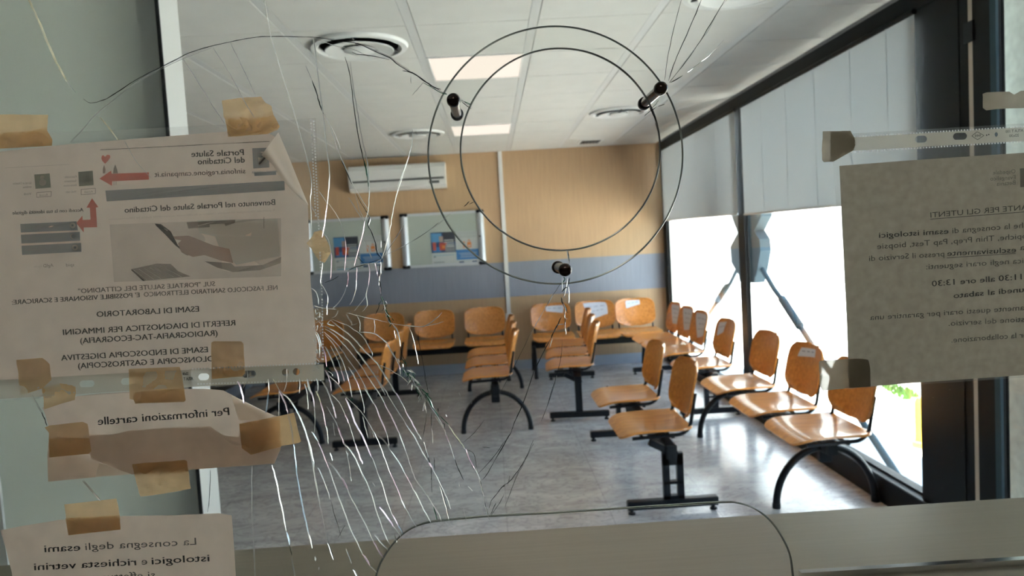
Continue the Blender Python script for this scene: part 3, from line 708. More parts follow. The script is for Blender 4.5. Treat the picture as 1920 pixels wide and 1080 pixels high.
# cracks traced on the plane of the glass
K = []
def Z(ox, oy, s, items):
    for it in items:
        kind, wd, pts = it
        K.append((kind, wd, [(ox + x / s, oy + y / s) for x, y in pts]))
Z(0, 0, 3, [
 ('y', 2.6, [(160, -20), (165, 0), (215, 105), (260, 215), (310, 330), (355, 415), (380, 460)]),
 ('f', 1, [(380, 460), (400, 488), (425, 520)]),
 ('d', 1.6, [(470, 555), (495, 575), (530, 578), (600, 555), (680, 505), (780, 440), (870, 395), (960, 350), (1060, 300), (1180, 262), (1300, 235), (1420, 212), (1530, 205), (1700, 208), (1770, 210), (1880, 219)]),
 ('f', 1.2, [(720, 500), (800, 445), (920, 382), (1025, 332), (1190, 268)]),
 ('f', 1.2, [(720, 500), (625, 575), (545, 640), (470, 725), (400, 800)]),
 ('y', 2.0, [(562, 658), (610, 715), (668, 790)]),
 ('f', 1.4, [(1030, 330), (1120, 470), (1200, 600), (1265, 695)]),
 ('f', 1.2, [(1200, 268), (1255, 355), (1310, 445), (1370, 560), (1430, 660)]),
 ('f', 1.2, [(1297, 238), (1360, 370), (1440, 540)]),
 ('w', 1.7, [(1490, -10), (1505, 90), (1527, 215), (1600, 460), (1650, 620), (1690, 760), (1725, 885), (1750, 1000), (1755, 1080)]),
 ('w', 1.7, [(1765, 215), (1780, 350), (1800, 500), (1820, 650), (1840, 840), (1855, 960), (1850, 1080)]),
 ('f', 1.2, [(1720, 370), (1755, 450)]), ('d', 2.4, [(1755, 450), (1780, 520), (1800, 590), (1820, 640)]),
 ('w', 1.5, [(1825, 645), (1890, 770), (1915, 840)]),
 ('f', 1.0, [(700, 790), (760, 900), (850, 1000)])])
Z(560, 0, 3, [
 ('w', 1.5, [(145, 640), (190, 750), (230, 870), (280, 980), (310, 1060)]),
 ('d', 1.8, [(260, 320), (290, 430), (310, 600), (335, 760), (360, 880), (380, 960)]),
 ('w', 1.2, [(292, 350), (310, 500), (335, 650), (360, 800), (390, 920), (390, 1000), (395, 1080)]),
 ('w', 1.4, [(640, 730), (640, 800), (620, 880), (600, 940), (570, 1020), (555, 1080)]), ('p', 2, [(622, 880), (605, 925)]),
 ('w', 1.3, [(630, 430), (632, 470)]), ('f', 1.2, [(700, 465), (670, 500), (640, 535)]),
 ('d', 1.8, [(100, 212), (220, 228), (330, 245), (430, 290), (510, 325), (560, 365), (620, 400), (680, 435), (740, 475), (800, 515)]),
 ('w', 1.5, [(330, 239), (430, 283), (510, 318), (560, 358), (625, 398)]),
 ('d', 1.4, [(300, 290), (330, 305), (400, 312), (510, 335)]), ('f', 1, [(110, 225), (220, 262), (300, 275), (400, 320)]),
 ('d', 2.6, [(585, 398), (640, 410), (700, 450), (760, 490), (800, 503)]), ('g', 1.6, [(700, 465), (750, 492), (800, 522), (835, 532)]),
 ('d', 1.2, [(800, 515), (835, 530)]), ('g', 1.6, [(912, 565), (945, 578), (975, 592)]), ('d', 1.4, [(915, 570), (945, 595), (972, 612)]), ('w', 1, [(915, 562), (975, 603)])])
Z(560, 300, 4, [
 ('w', 1.5, [(60, 0), (90, 110), (100, 200), (90, 300), (95, 420), (100, 540)]),
 ('w', 1.8, [(226, -10), (233, 130), (225, 240), (215, 340)]), ('p', 2.0, [(215, 340), (200, 450), (180, 580)]),
 ('w', 1.2, [(155, 235), (185, 280), (215, 330)]), ('w', 1.3, [(225, 325), (290, 420), (330, 510), (350, 600)]), ('p', 2.2, [(350, 600), (355, 700), (345, 830)]),
 ('f', 1.2, [(95, 345), (140, 420), (150, 470), (190, 545)]), ('w', 1.3, [(190, 550), (230, 600), (247, 690)]), ('p', 2, [(247, 690), (250, 760), (243, 895)]),
 ('d', 1.8, [(320, 0), (360, 90), (400, 180)]), ('w', 1.4, [(330, 0), (400, 170), (440, 240), (500, 340), (525, 370)]),
 ('w', 1.6, [(510, 0), (525, 120), (528, 270), (520, 380), (500, 460)]), ('p', 2, [(500, 460), (480, 560), (455, 660), (430, 750), (418, 800)]),
 ('g', 2.2, [(490, 0), (510, 100), (525, 200)]), ('f', 1.4, [(375, 280), (430, 370), (470, 430), (500, 465)]),
 ('w', 1.2, [(420, 240), (455, 370), (490, 440)]), ('d', 1.3, [(430, 250), (480, 340), (520, 400)]),
 ('d', 2.2, [(500, 380), (530, 430), (520, 490), (545, 530), (570, 600), (580, 640), (590, 700), (625, 740)]), ('w', 1.4, [(508, 390), (538, 440), (528, 495), (553, 540), (575, 600), (600, 690), (628, 735)]),
 ('d', 1.8, [(625, 740), (610, 800), (600, 880), (615, 940), (620, 1030)]), ('w', 1.3, [(617, 745), (622, 830), (610, 880), (606, 940)]),
 ('w', 1.2, [(625, 740), (575, 770), (500, 780), (420, 800), (340, 830)]), ('d', 1.5, [(600, 745), (500, 784), (420, 806), (370, 830)]), ('d', 1.2, [(300, 870), (250, 900), (195, 920)]),
 ('w', 1.4, [(625, 740), (660, 620), (690, 500), (700, 430), (730, 280), (770, 150), (812, 30)]),
 ('w', 1.2, [(640, 720), (720, 600), (790, 490)]), ('d', 1.0, [(645, 715), (700, 630), (755, 540)]),
 ('f', 1.2, [(640, 720), (800, 640), (950, 545), (1060, 470), (1140, 400)]), ('d', 1.1, [(860, 605), (960, 540), (1050, 470)]),
 ('d', 1.8, [(1240, 350), (1280, 310)]), ('d', 1.2, [(1280, 330), (1320, 311)]), ('w', 1.2, [(620, 600), (622, 660)]),
 ('w', 1.2, [(480, 590), (520, 660), (550, 740)]), ('d', 1.2, [(440, 725), (490, 775)]),
 ('p', 2.0, [(370, 840), (372, 900), (362, 950)]), ('f', 1.4, [(362, 950), (330, 1030), (290, 1080), (260, 1110)]),
 ('p', 1.8, [(438, 805), (435, 900)]), ('w', 1.3, [(435, 900), (430, 970), (410, 1040), (385, 1085)]),
 ('p', 2.0, [(525, 775), (533, 860), (525, 940)]), ('w', 1.5, [(525, 940), (505, 1010), (515, 1080), (500, 1110), (480, 1135)]),
 ('f', 1.2, [(505, 1015), (460, 1080), (420, 1130)]), ('p', 1.8, [(575, 765), (585, 820), (595, 860), (605, 880)]),
 ('w', 1.6, [(180, 775), (172, 850), (165, 920), (190, 960), (220, 1030), (212, 1100), (215, 1160)]), ('w', 1.3, [(100, 960), (140, 1000), (155, 1080)]),
 ('w', 1.2, [(1905, 1010), (1870, 1080)])])
Z(560, 560, 6, [
 ('w', 1.6, [(320, 115), (325, 180)]), ('w', 1.4, [(180, 75), (225, 95), (310, 108), (430, 120)]), ('f', 1.2, [(450, 130), (420, 190), (380, 210)]),
 ('w', 1.3, [(540, 160), (600, 175), (700, 200), (850, 232), (1000, 265)]), ('f', 1.2, [(540, 170), (575, 235), (610, 290)]), ('f', 1, [(590, 300), (660, 280)]), ('f', 1, [(560, 165), (590, 145)]),
 ('w', 1.5, [(660, 195), (685, 250), (690, 320), (688, 375)]), ('w', 1.5, [(848, 235), (858, 300), (855, 385)]),
 ('w', 1.9, [(385, 235), (470, 272), (560, 305), (620, 350), (680, 385), (750, 470), (800, 560), (830, 620), (825, 660)]),
 ('w', 1.6, [(680, 375), (760, 378), (850, 392), (930, 440), (1000, 510), (1040, 590), (1080, 660)]),
 ('w', 1.4, [(370, 235), (330, 280), (410, 305)]), ('w', 1.6, [(370, 240), (430, 295), (540, 375), (640, 465), (740, 580), (820, 660), (900, 745), (960, 840), (1030, 950), (1080, 1045)]),
 ('w', 1.9, [(295, 308), (400, 360), (500, 430), (580, 490), (680, 620), (760, 725), (820, 810), (900, 930), (980, 1080)]),
 ('w', 1.5, [(300, 340), (380, 385), (460, 460), (550, 560), (640, 670), (740, 810), (800, 910), (870, 1010), (920, 1080)]),
 ('w', 1.8, [(290, 375), (380, 460), (480, 570), (550, 680), (640, 800), (720, 930), (780, 1050)]),
 ('w', 1.3, [(300, 400), (400, 520), (470, 650), (520, 760), (560, 900), (600, 1080)]),
 ('w', 1.5, [(300, 530), (360, 650), (410, 770)]), ('p', 2.2, [(410, 770), (450, 880), (455, 960)]),
 ('w', 1.2, [(360, 530), (420, 650), (480, 800)]), ('p', 1.8, [(480, 800), (520, 930)]), ('w', 1.5, [(470, 660), (500, 700)]),
 ('w', 1.6, [(560, 760), (620, 860), (670, 960), (710, 1080)]), ('p', 2.2, [(260, 540), (295, 620), (315, 760)]),
 ('p', 2.0, [(300, 800), (340, 890), (365, 980), (365, 1050)]), ('w', 1.6, [(330, 855), (380, 900), (440, 955), (480, 1010), (530, 1080)]),
 ('w', 1.2, [(330, 815), (380, 850), (375, 870)]), ('g', 1.8, [(300, 800), (320, 780), (330, 810)]), ('w', 1.5, [(270, 920), (300, 980), (340, 1060)]),
 ('w', 1.3, [(15, 890), (12, 1060)]), ('w', 1.4, [(65, 950), (80, 1000), (100, 1080)]), ('w', 1.5, [(100, 900), (120, 1010), (160, 1080)]), ('w', 1.8, [(205, 890), (222, 980), (215, 1050)]),
 ('w', 1.3, [(190, 390), (225, 480), (235, 570), (230, 670)]), ('w', 1.2, [(185, 650), (240, 715)]), ('w', 1.2, [(190, 210), (215, 240)]), ('w', 1.0, [(200, 180), (235, 150), (240, 215)]), ('w', 1.0, [(185, 330), (215, 300), (210, 360)]), ('w', 1.2, [(210, 380), (240, 440), (260, 540)]), ('w', 1, [(250, 190), (275, 215), (250, 260)]), ('w', 1, [(230, 260), (265, 290), (240, 330)])])
Z(660, 540, 5.4, [
 ('w', 1.3, [(370, 352), (500, 375), (650, 390), (740, 382), (830, 325), (880, 280), (910, 245)]), ('f', 1.1, [(740, 382), (830, 368), (930, 340)]),
 ('w', 1.5, [(570, 385), (610, 470), (640, 590), (660, 700), (672, 770)]), ('d', 1.0, [(670, 440), (680, 560), (710, 700), (740, 880), (770, 1040)]),
 ('p', 2.2, [(283, -10), (292, 60)]),
 ('g', 3.4, [(295, 80), (315, 140), (330, 190)]), ('g', 2.4, [(330, 190), (370, 300), (400, 360)]), ('w', 1.3, [(300, 75), (335, 190), (345, 240), (395, 300)]), ('w', 1.2, [(340, 250), (360, 320), (410, 365)]), ('d', 1.4, [(275, 150), (270, 190), (240, 270)]), ('d', 1.6, [(320, 200), (360, 250), (380, 330)]),
 ('w', 2.4, [(410, 365), (450, 420), (475, 490), (490, 590)]), ('d', 1.3, [(490, 600), (510, 680), (560, 790)]), ('w', 1.2, [(430, 430), (440, 500), (460, 520)]),
 ('w', 1.6, [(360, 580), (430, 690), (470, 760)]), ('p', 2.4, [(470, 760), (487, 830)]), ('w', 1.0, [(487, 830), (490, 880)]),
 ('w', 1.6, [(270, 780), (340, 805), (430, 855), (500, 895), (570, 960)]), ('w', 1.4, [(270, 785), (330, 880), (390, 970), (440, 1060)]),
 ('w', 1.3, [(590, 820), (650, 870)]), ('w', 1.2, [(600, 880), (690, 970)]), ('g', 2.6, [(700, 1020), (745, 1060), (780, 1075)])])
Z(760, 700, 5.4, [
 ('w', 2.2, [(50, 20), (110, 130), (200, 260), (300, 400), (390, 540)]), ('g', 4.0, [(170, 160), (230, 230), (270, 330), (310, 400), (340, 440)]), ('g', 2.0, [(215, 240), (250, 300), (275, 370)]), ('w', 1.1, [(180, 170), (240, 250), (290, 350), (340, 420)]),
 ('g', 1.8, [(350, 430), (400, 480), (440, 520)]), ('y', 1.8, [(440, 520), (480, 590), (540, 670), (600, 750)]), ('d', 1.2, [(470, 590), (530, 670), (590, 745)]),
 ('p', 3.0, [(612, 765), (650, 870), (700, 960)]), ('w', 1.6, [(700, 960), (740, 1030), (760, 1080)]), ('d', 1.2, [(625, 830), (690, 960), (735, 1030)]), ('w', 1.4, [(590, 740), (600, 765)]),
 ('w', 1.5, [(300, 430), (390, 560), (410, 620)]), ('p', 2.4, [(410, 620), (440, 690)]), ('w', 1.3, [(440, 690), (475, 790), (500, 870)]), ('d', 1.8, [(500, 870), (530, 950), (590, 1080)]),
 ('d', 1.1, [(620, 770), (680, 800), (705, 850), (720, 950), (750, 1040)]), ('d', 1.0, [(600, 690), (700, 600), (800, 470)]), ('d', 1.0, [(780, 745), (860, 755)]), ('d', 1.6, [(375, 500), (395, 520), (390, 580)]),
 ('d', 1.1, [(190, 0), (220, 140), (240, 200)]), ('w', 1.0, [(210, 330), (217, 400)]), ('d', 1.3, [(215, 400), (200, 520), (175, 670)]), ('d', 1.3, [(265, 400), (262, 560)]), ('w', 1.3, [(268, 560), (280, 710)]),
 ('p', 1.8, [(0, 370), (70, 500), (120, 590)]), ('w', 1.4, [(120, 590), (170, 670)]), ('w', 1.6, [(0, 500), (100, 650), (150, 750), (230, 880)]), ('p', 2.6, [(235, 900), (280, 970)]), ('w', 1.3, [(280, 970), (340, 1080)]),
 ('d', 1.8, [(180, 690), (210, 790), (240, 870), (265, 1000), (260, 1080)]), ('w', 1.1, [(190, 690), (205, 760), (235, 850)]), ('d', 1.3, [(290, 850), (300, 980)]), ('d', 1.6, [(330, 350), (335, 390)]), ('w', 1.2, [(410, 415), (420, 440)]),
 ('f', 1.3, [(0, 760), (60, 950), (75, 1000), (110, 1080)]),
 ('d', 2.0, [(1080, 580), (1000, 720), (900, 890)]), ('d', 1.3, [(900, 890), (840, 1000), (780, 1080)]), ('d', 1.2, [(1010, 680), (930, 800), (850, 900), (750, 1005)])])
Z(560, 700, 5.4, [
 ('w', 1.7, [(0, 400), (50, 520), (90, 640), (130, 830), (160, 980), (170, 1080)]), ('w', 1.4, [(140, 850), (160, 905)]), ('p', 1.5, [(60, 110), (90, 210)]), ('w', 1.1, [(90, 210), (100, 360)]),
 ('p', 1.8, [(125, 170), (145, 230), (165, 340)]), ('w', 1.1, [(165, 340), (170, 500), (160, 610)]),
 ('y', 1.6, [(175, 175), (195, 205), (225, 290)]), ('p', 1.8, [(225, 290), (260, 420), (280, 530)]), ('w', 1.4, [(280, 530), (290, 580), (305, 710)]),
 ('w', 1.7, [(130, 590), (200, 690)]), ('p', 2.0, [(200, 690), (260, 840), (310, 960)]), ('w', 1.6, [(310, 960), (350, 1080)]), ('f', 1.6, [(300, 890), (370, 965), (450, 1080)]),
 ('w', 1.4, [(310, 200), (350, 320), (365, 380)]), ('p', 2.2, [(355, 330), (370, 400), (382, 450)]),
 ('w', 1.5, [(330, 210), (410, 290), (470, 410)]), ('p', 2.0, [(470, 410), (510, 500)]), ('w', 1.5, [(510, 500), (570, 700)]), ('p', 2.2, [(570, 700), (620, 850), (650, 915)]),
 ('w', 1.6, [(285, 335), (350, 450), (400, 540)]), ('p', 2.2, [(400, 540), (440, 640), (465, 710)]), ('w', 1.8, [(465, 710), (530, 780), (600, 900), (670, 1080)]), ('f', 1.3, [(465, 710), (490, 820), (520, 980), (530, 1080)]), ('w', 1.2, [(485, 780), (510, 830)]),
 ('w', 1.5, [(480, 240), (600, 350), (660, 425), (740, 550), (800, 670), (850, 800), (900, 930), (955, 1080)]),
 ('p', 2.6, [(480, 250), (530, 370), (570, 490), (650, 640), (740, 840)]), ('w', 1.4, [(740, 840), (790, 970), (820, 1060)]),
 ('w', 1.3, [(320, 800), (345, 880)]), ('p', 2.2, [(490, 0), (510, 80)]), ('w', 1.4, [(510, 80), (530, 180), (540, 240)]), ('g', 1.4, [(540, 240), (545, 270), (520, 262)]),
 ('p', 1.8, [(580, 60), (620, 160)]), ('w', 1.3, [(620, 160), (660, 320), (665, 400)]), ('w', 1.2, [(650, 430), (680, 560), (710, 650)]),
 ('w', 1.5, [(660, 130), (770, 310)]), ('p', 2.4, [(770, 310), (830, 470), (890, 600)]), ('w', 1.2, [(890, 600), (910, 700), (915, 750)]),
 ('w', 1.6, [(700, 30), (800, 180), (870, 300)]), ('p', 2.4, [(870, 300), (950, 460), (1020, 600)]), ('w', 1.4, [(1020, 600), (1080, 770)]),
 ('w', 1.6, [(780, 40), (870, 160), (950, 300), (1080, 500)]), ('w', 1.6, [(880, 30), (980, 190)]), ('p', 2.4, [(980, 190), (1030, 270)]), ('w', 1.6, [(1030, 270), (1080, 370)]),
 ('f', 1.4, [(790, 615), (870, 680), (930, 780)]), ('w', 1.5, [(930, 780), (1000, 880), (1080, 1020)]), ('f', 1.0, [(350, 500), (370, 630)]), ('w', 1.3, [(750, 600), (765, 650)]), ('w', 1.5, [(195, 955), (250, 1080)])])
Z(560, 880, 5.4, [
 ('b', 1.8, [(-5, 100), (30, 320), (70, 520)]), ('w', 1.4, [(70, 520), (110, 680), (140, 790)]), ('w', 1.1, [(165, 880), (175, 910)]), ('w', 1, [(205, 985), (210, 1010)]),
 ('w', 1.4, [(155, 0), (180, 150), (210, 320)]), ('f', 1.2, [(210, 320), (260, 560), (300, 730)]), ('w', 1.2, [(300, 730), (360, 900)]),
 ('w', 1.6, [(210, 0), (280, 170), (320, 300)]), ('d', 1.1, [(320, 300), (370, 480), (430, 680)]), ('w', 1.2, [(480, 800), (540, 950)]), ('w', 1.6, [(555, 1000), (600, 1080)]),
 ('w', 2.0, [(310, 0), (370, 180), (440, 370), (510, 560), (580, 710), (650, 860)]), ('p', 2.8, [(650, 860), (720, 970)]), ('w', 1.7, [(720, 970), (800, 1040)]),
 ('w', 1.4, [(375, 0), (430, 80)]), ('p', 2.8, [(430, 80), (500, 210)]), ('w', 1.8, [(500, 210), (600, 410), (680, 550), (760, 720)]), ('p', 2.4, [(760, 720), (810, 820), (860, 890)]),
 ('w', 1.8, [(625, 0), (690, 130), (750, 300), (800, 460), (850, 600), (890, 700), (930, 775)]),
 ('w', 1.6, [(770, 650), (840, 740), (910, 810)]), ('p', 2.2, [(820, 370), (900, 480), (960, 570)]), ('w', 1.6, [(960, 570), (1045, 685)]),
 ('w', 1.4, [(790, 0), (850, 150), (900, 320), (950, 450)]), ('p', 1.8, [(950, 450), (1010, 560)]), ('b', 1.8, [(1010, 560), (1060, 650)]),
 ('p', 2.0, [(910, 0), (980, 150), (1040, 300)]), ('w', 1.7, [(1040, 300), (1080, 390)]), ('w', 1.2, [(750, 130), (775, 170)]), ('w', 1, [(525, 60), (535, 120)]), ('d', 1, [(470, 565), (400, 690)]), ('w', 1.1, [(970, 650), (1000, 730)])])
Z(760, 820, 6, [
 ('p', 2.0, [(0, 410), (80, 560)]), ('w', 1.7, [(80, 560), (150, 680), (210, 810), (300, 970)]), ('w', 1.8, [(0, 790), (60, 900), (130, 1020)]),
 ('w', 1.6, [(95, 450), (170, 540), (250, 650), (330, 780), (380, 860), (410, 950)]), ('w', 1.6, [(320, 370), (380, 490), (430, 600), (480, 710), (510, 800)]),
 ('w', 1.4, [(380, 520), (420, 660), (460, 800), (495, 935)]), ('d', 1.2, [(392, 530), (432, 670), (468, 800), (500, 935)]),
 ('d', 1.0, [(295, 400), (300, 620)]), ('g', 2.2, [(315, 780), (345, 870), (358, 955)]), ('w', 1.3, [(705, 545), (755, 600)]), ('f', 1.2, [(655, 800), (690, 940)]), ('f', 1, [(605, 500), (608, 550)]),
 ('d', 1.6, [(825, 400), (850, 520), (885, 680), (905, 780), (945, 925)]), ('w', 1.1, [(820, 430), (845, 520), (878, 650), (900, 780), (940, 900)]), ('w', 1.2, [(885, 740), (890, 780), (940, 800)]),
 ('d', 1.7, [(940, 800), (970, 710), (1040, 620), (1100, 550), (1180, 490), (1250, 400), (1320, 300), (1370, 200), (1440, 30)]),
 ('d', 1.1, [(960, 890), (1020, 800), (1070, 720), (1110, 640)]), ('d', 1.3, [(960, 870), (1000, 780), (1020, 740)]), ('d', 1.0, [(1120, 790), (1180, 620), (1250, 450), (1300, 350), (1445, 70)]), ('d', 1.0, [(1175, 430), (1150, 540)]), ('w', 1.2, [(1180, 470), (1230, 450), (1280, 400)]), ('d', 2.0, [(1100, 555), (1120, 540)]), ('d', 1.2, [(1190, 470), (1240, 440), (1270, 390)])])
Z(1020, 420, 5.4, [
 ('w', 1.8, [(234, 265), (240, 330), (250, 400)]), ('d', 1.8, [(240, 265), (250, 330), (254, 405)]),
 ('d', 1.0, [(185, 580), (110, 690), (60, 770), (0, 880)]), ('g', 2.0, [(200, 535), (210, 560), (185, 600)]),
 ('d', 2.4, [(180, 690), (210, 650), (240, 640)]), ('d', 2.4, [(200, 750), (215, 690)]), ('d', 2.6, [(175, 740), (185, 790), (215, 840), (240, 900)]), ('w', 1.2, [(180, 530), (185, 640), (180, 700)]), ('w', 1.2, [(235, 550), (225, 640), (200, 740)]),
 ('w', 1.8, [(245, 630), (252, 700), (250, 800)]), ('d', 1.6, [(262, 545), (245, 620)]), ('w', 1.2, [(190, 800), (215, 860), (205, 940), (235, 960)]), ('d', 1.6, [(200, 860), (215, 960), (205, 1020)]), ('w', 1.1, [(140, 1020), (200, 1010)]), ('w', 1.3, [(215, 980), (210, 1060), (225, 1100)])])
Z(940, 520, 4, [
 ('f', 1.0, [(390, 130), (300, 280), (220, 420)]), ('d', 0.9, [(220, 420), (130, 600), (60, 740), (0, 850)]),
 ('d', 2.8, [(450, 300), (400, 400), (370, 460)]), ('d', 2.0, [(370, 460), (340, 520), (250, 700), (160, 950), (110, 1060), (75, 1150)]), ('w', 1.2, [(385, 450), (360, 530)]),
 ('d', 1.0, [(455, 470), (448, 600), (410, 750), (370, 880), (310, 1060)]), ('w', 1.2, [(480, 380), (482, 430)]), ('w', 1.2, [(415, 735), (408, 765)]), ('d', 0.9, [(405, 790), (350, 950), (300, 1080)])])
Z(1100, 0, 3, [
 ('d', 1.2, [(537, -10), (500, 120), (460, 300), (438, 450)]), ('d', 1.8, [(648, -10), (600, 110), (520, 290), (480, 390), (460, 455)]),
 ('d', 1.6, [(783, -10), (700, 130), (620, 260), (540, 370), (465, 465)]), ('w', 1.2, [(787, 0), (740, 60), (690, 160), (610, 270), (520, 385)]),
 ('w', 1.8, [(720, 280), (680, 320), (640, 350)]), ('d', 1.4, [(640, 350), (570, 405)]), ('w', 1.2, [(600, 385), (565, 408)]), ('d', 1.8, [(540, 425), (470, 465)]), ('f', 1.0, [(720, 280), (770, 225)]),
 ('d', 2.0, [(350, 600), (372, 640), (390, 680)]), ('d', 1.6, [(405, 565), (385, 590), (360, 618)]), ('d', 1.8, [(395, 600), (350, 630), (325, 655)]), ('w', 1.6, [(385, 690), (400, 740)]), ('d', 1.4, [(400, 600), (440, 585)])])
Z(0, 720, 3, [('w', 1.7, [(470, 540), (520, 600), (570, 655)]), ('d', 1.8, [(235, 160), (250, 195), (265, 235)]), ('d', 1.0, [(1183, 485), (1180, 620), (1168, 720)]), ('f', 1, [(180, 60), (215, 120), (240, 165)])])
Z(440, 690, 5.4, [
 ('p', 2.2, [(35, 130), (70, 220), (100, 350)]), ('w', 1.2, [(130, 30), (125, 130), (80, 210)]), ('w', 1.5, [(345, 110), (350, 200), (345, 260)]), ('b', 1.8, [(345, 260), (330, 370), (320, 450)]),
 ('y', 1.6, [(390, 110), (450, 220)]), ('p', 1.9, [(450, 220), (510, 340), (550, 460)]), ('w', 1.2, [(455, 225), (452, 480)]), ('w', 1.9, [(455, 225), (560, 320), (640, 450), (700, 580), (760, 760), (800, 940), (810, 1080)]), ('w', 1.4, [(790, 920), (815, 960)]),
 ('w', 1.3, [(665, 100), (660, 250)]), ('w', 1.5, [(740, 100), (765, 210), (800, 300)]), ('w', 1.2, [(530, 10), (530, 130), (500, 240)]),
 ('b', 1.8, [(600, 770), (620, 950), (630, 1080)]), ('f', 1.2, [(545, 465), (580, 620), (600, 770)])])
Z(440, 860, 4.9, [
 ('w', 1.4, [(163, 65), (160, 370), (165, 600)]), ('f', 1.4, [(165, 600), (180, 820), (192, 1100)]), ('w', 2.0, [(345, 55), (380, 200), (430, 440), (475, 660)]), ('b', 2.4, [(478, 670), (505, 790)]), ('d', 1.6, [(505, 795), (525, 890)]), ('f', 1.4, [(525, 900), (560, 1100)]),
 ('b', 1.8, [(560, 0), (580, 180), (630, 450), (685, 690)]), ('w', 1.3, [(685, 690), (715, 820)]), ('w', 1.2, [(740, 890), (750, 930)]), ('w', 1.5, [(715, 0), (745, 200), (785, 410)])])
# the crushed, greenish stretch
rr = random.Random(3)
for k in range(46):
    a = rr.random(); cx = 752 + (800 - 752) * a; cy = 676 + (755 - 676) * a
    cx += rr.uniform(-7, 7) * (1 - .5 * a); cy += rr.uniform(-6, 6); ln = rr.uniform(5, 17); an = math.radians(rr.choice([58, 70, 95, 110, 35]) + rr.uniform(-12, 12))
    K.append((rr.choice(['w', 'g', 'g', 'w', 'd']), rr.uniform(.9, 1.9), [(cx, cy), (cx + ln * math.cos(an), cy + ln * math.sin(an))]))
for k in range(26):
    a = rr.random(); cx = 716 + (738 - 716) * a + rr.uniform(-5, 5); cy = 556 + (612 - 556) * a
    ln = rr.uniform(3, 10); an = math.radians(rr.choice([60, 75, 110, 130]) + rr.uniform(-12, 12))
    K.append((rr.choice(['w', 'g', 'd', 'g']), rr.uniform(.9, 1.6), [(cx, cy), (cx + ln * math.cos(an), cy + ln * math.sin(an))]))
for k in range(26):   # crumbled spot at the lower right corner of the sleeve
    cx = 598 + rr.uniform(-9, 5); cy = 575 + rr.uniform(0, 120); an = rr.uniform(0, PI); ln = rr.uniform(3, 9)
    K.append(('w', rr.uniform(.7, 1.2), [(cx, cy), (cx + ln * math.cos(an), cy + ln * math.sin(an))]))
for k in range(40):   # splinters beside the long cracks
    cx = rr.uniform(630, 900); cy = rr.uniform(640, 900); an = math.radians(rr.uniform(50, 100)); ln = rr.uniform(3, 8)
    if abs((cy - 640) - (cx - 640) * .8) < 90: K.append(('f', .8, [(cx, cy), (cx + ln * math.cos(an), cy + ln * math.sin(an))]))

def crackmat(name, col, trans, gloss, rough=.15):
    m, t, out = newmat(name); N = t.nodes.new
    gl = N('ShaderNodeBsdfGlossy'); gl.inputs['Roughness'].default_value = .24
    tl = N('ShaderNodeBsdfTranslucent')
    for x in (gl, tl): x.inputs[0].default_value = (*col, 1)
    mx = N('ShaderNodeMixShader'); mx.inputs[0].default_value = .35
    t.links.new(gl.outputs[0], mx.inputs[1]); t.links.new(tl.outputs[0], mx.inputs[2]); t.links.new(mx.outputs[0], out.inputs[0]); return m
CM = {'w': crackmat('crack_white', (1, 1, .97), .85, .22), 'f': FILM('crack_faint', (.75, .75, .73), .5, trans=.8, gloss=.1),
      'd': P('crack_dark', (.03, .035, .035), .2), 'g': crackmat('crack_green', (.05, .30, .16), .6, .12), 'p': crackmat('crack_pink', (1, .80, .88), .85, .25),  # pink tint paints the iridescent glint into these cracks
      'b': crackmat('crack_blue', (.72, .86, 1), .85, .25), 'y': crackmat('crack_yellow', (1, .95, .74), .85, .25)}
NM = {'w': 'white_crack', 'f': 'faint_crack', 'd': 'dark_crack', 'g': 'green_crack', 'p': 'pink_crack', 'b': 'blue_crack', 'y': 'yellow_crack'}
bms = {k: BM() for k in CM}
for kind, wd, pts in K:
    sp = smoothpath(pts, 4) if len(pts) > 2 else [tuple(Vector(pts[0]).lerp(Vector(pts[1]), k / 4)) for k in range(5)]
    n = len(sp); P3 = []; R3 = []
    depth = YG + .001 + rr.random() * .003
    for i, (u, v) in enumerate(sp):
        j = .5 if 0 < i < n - 1 else 0
        u += rr.uniform(-j, j); v += rr.uniform(-j, j) * .5
        P3.append(ony(u, v, depth) - Vector((0, YG, CZ)))
        e = min(1, .35 + 3.2 * min(i, n - 1 - i) / n)
        R3.append(max(.00012, wd * (.00024 if kind in 'wpby' else .000215) * e * rr.uniform(.7, 1.25)))
    tube(bms[kind], P3, R3, 5)
    if kind in 'wpbyf':   # the fracture face itself, running back through the glass at a slight slant
        bb = bms[kind]; pr = None; th = math.tan(math.radians(rr.uniform(10, 22)))
        for i in range(n):
            tg = (P3[min(i + 1, n - 1)] - P3[max(i - 1, 0)]); p = Vector((tg.z, 0, -tg.x))
            p = p.normalized() if p.length > 1e-9 else Vector((1, 0, 0))
            if p.x < 0: p = -p
            dd = min(.0045, wd * (.00078 if kind != 'f' else .0005)) * min(1, .3 + 4 * min(i, n - 1 - i) / n)
            q0 = Vector((P3[i].x, .0002, P3[i].z)); q1 = q0 + Vector((p.x * dd * th, dd, p.z * dd * th))
            cur = (bb.verts.new(q0), bb.verts.new(q1))
            if pr: bb.faces.new((pr[0], cur[0], cur[1], pr[1]))
            pr = cur
for k in CM:
    mk(NM[k], bms[k], CM[k], glass, True)
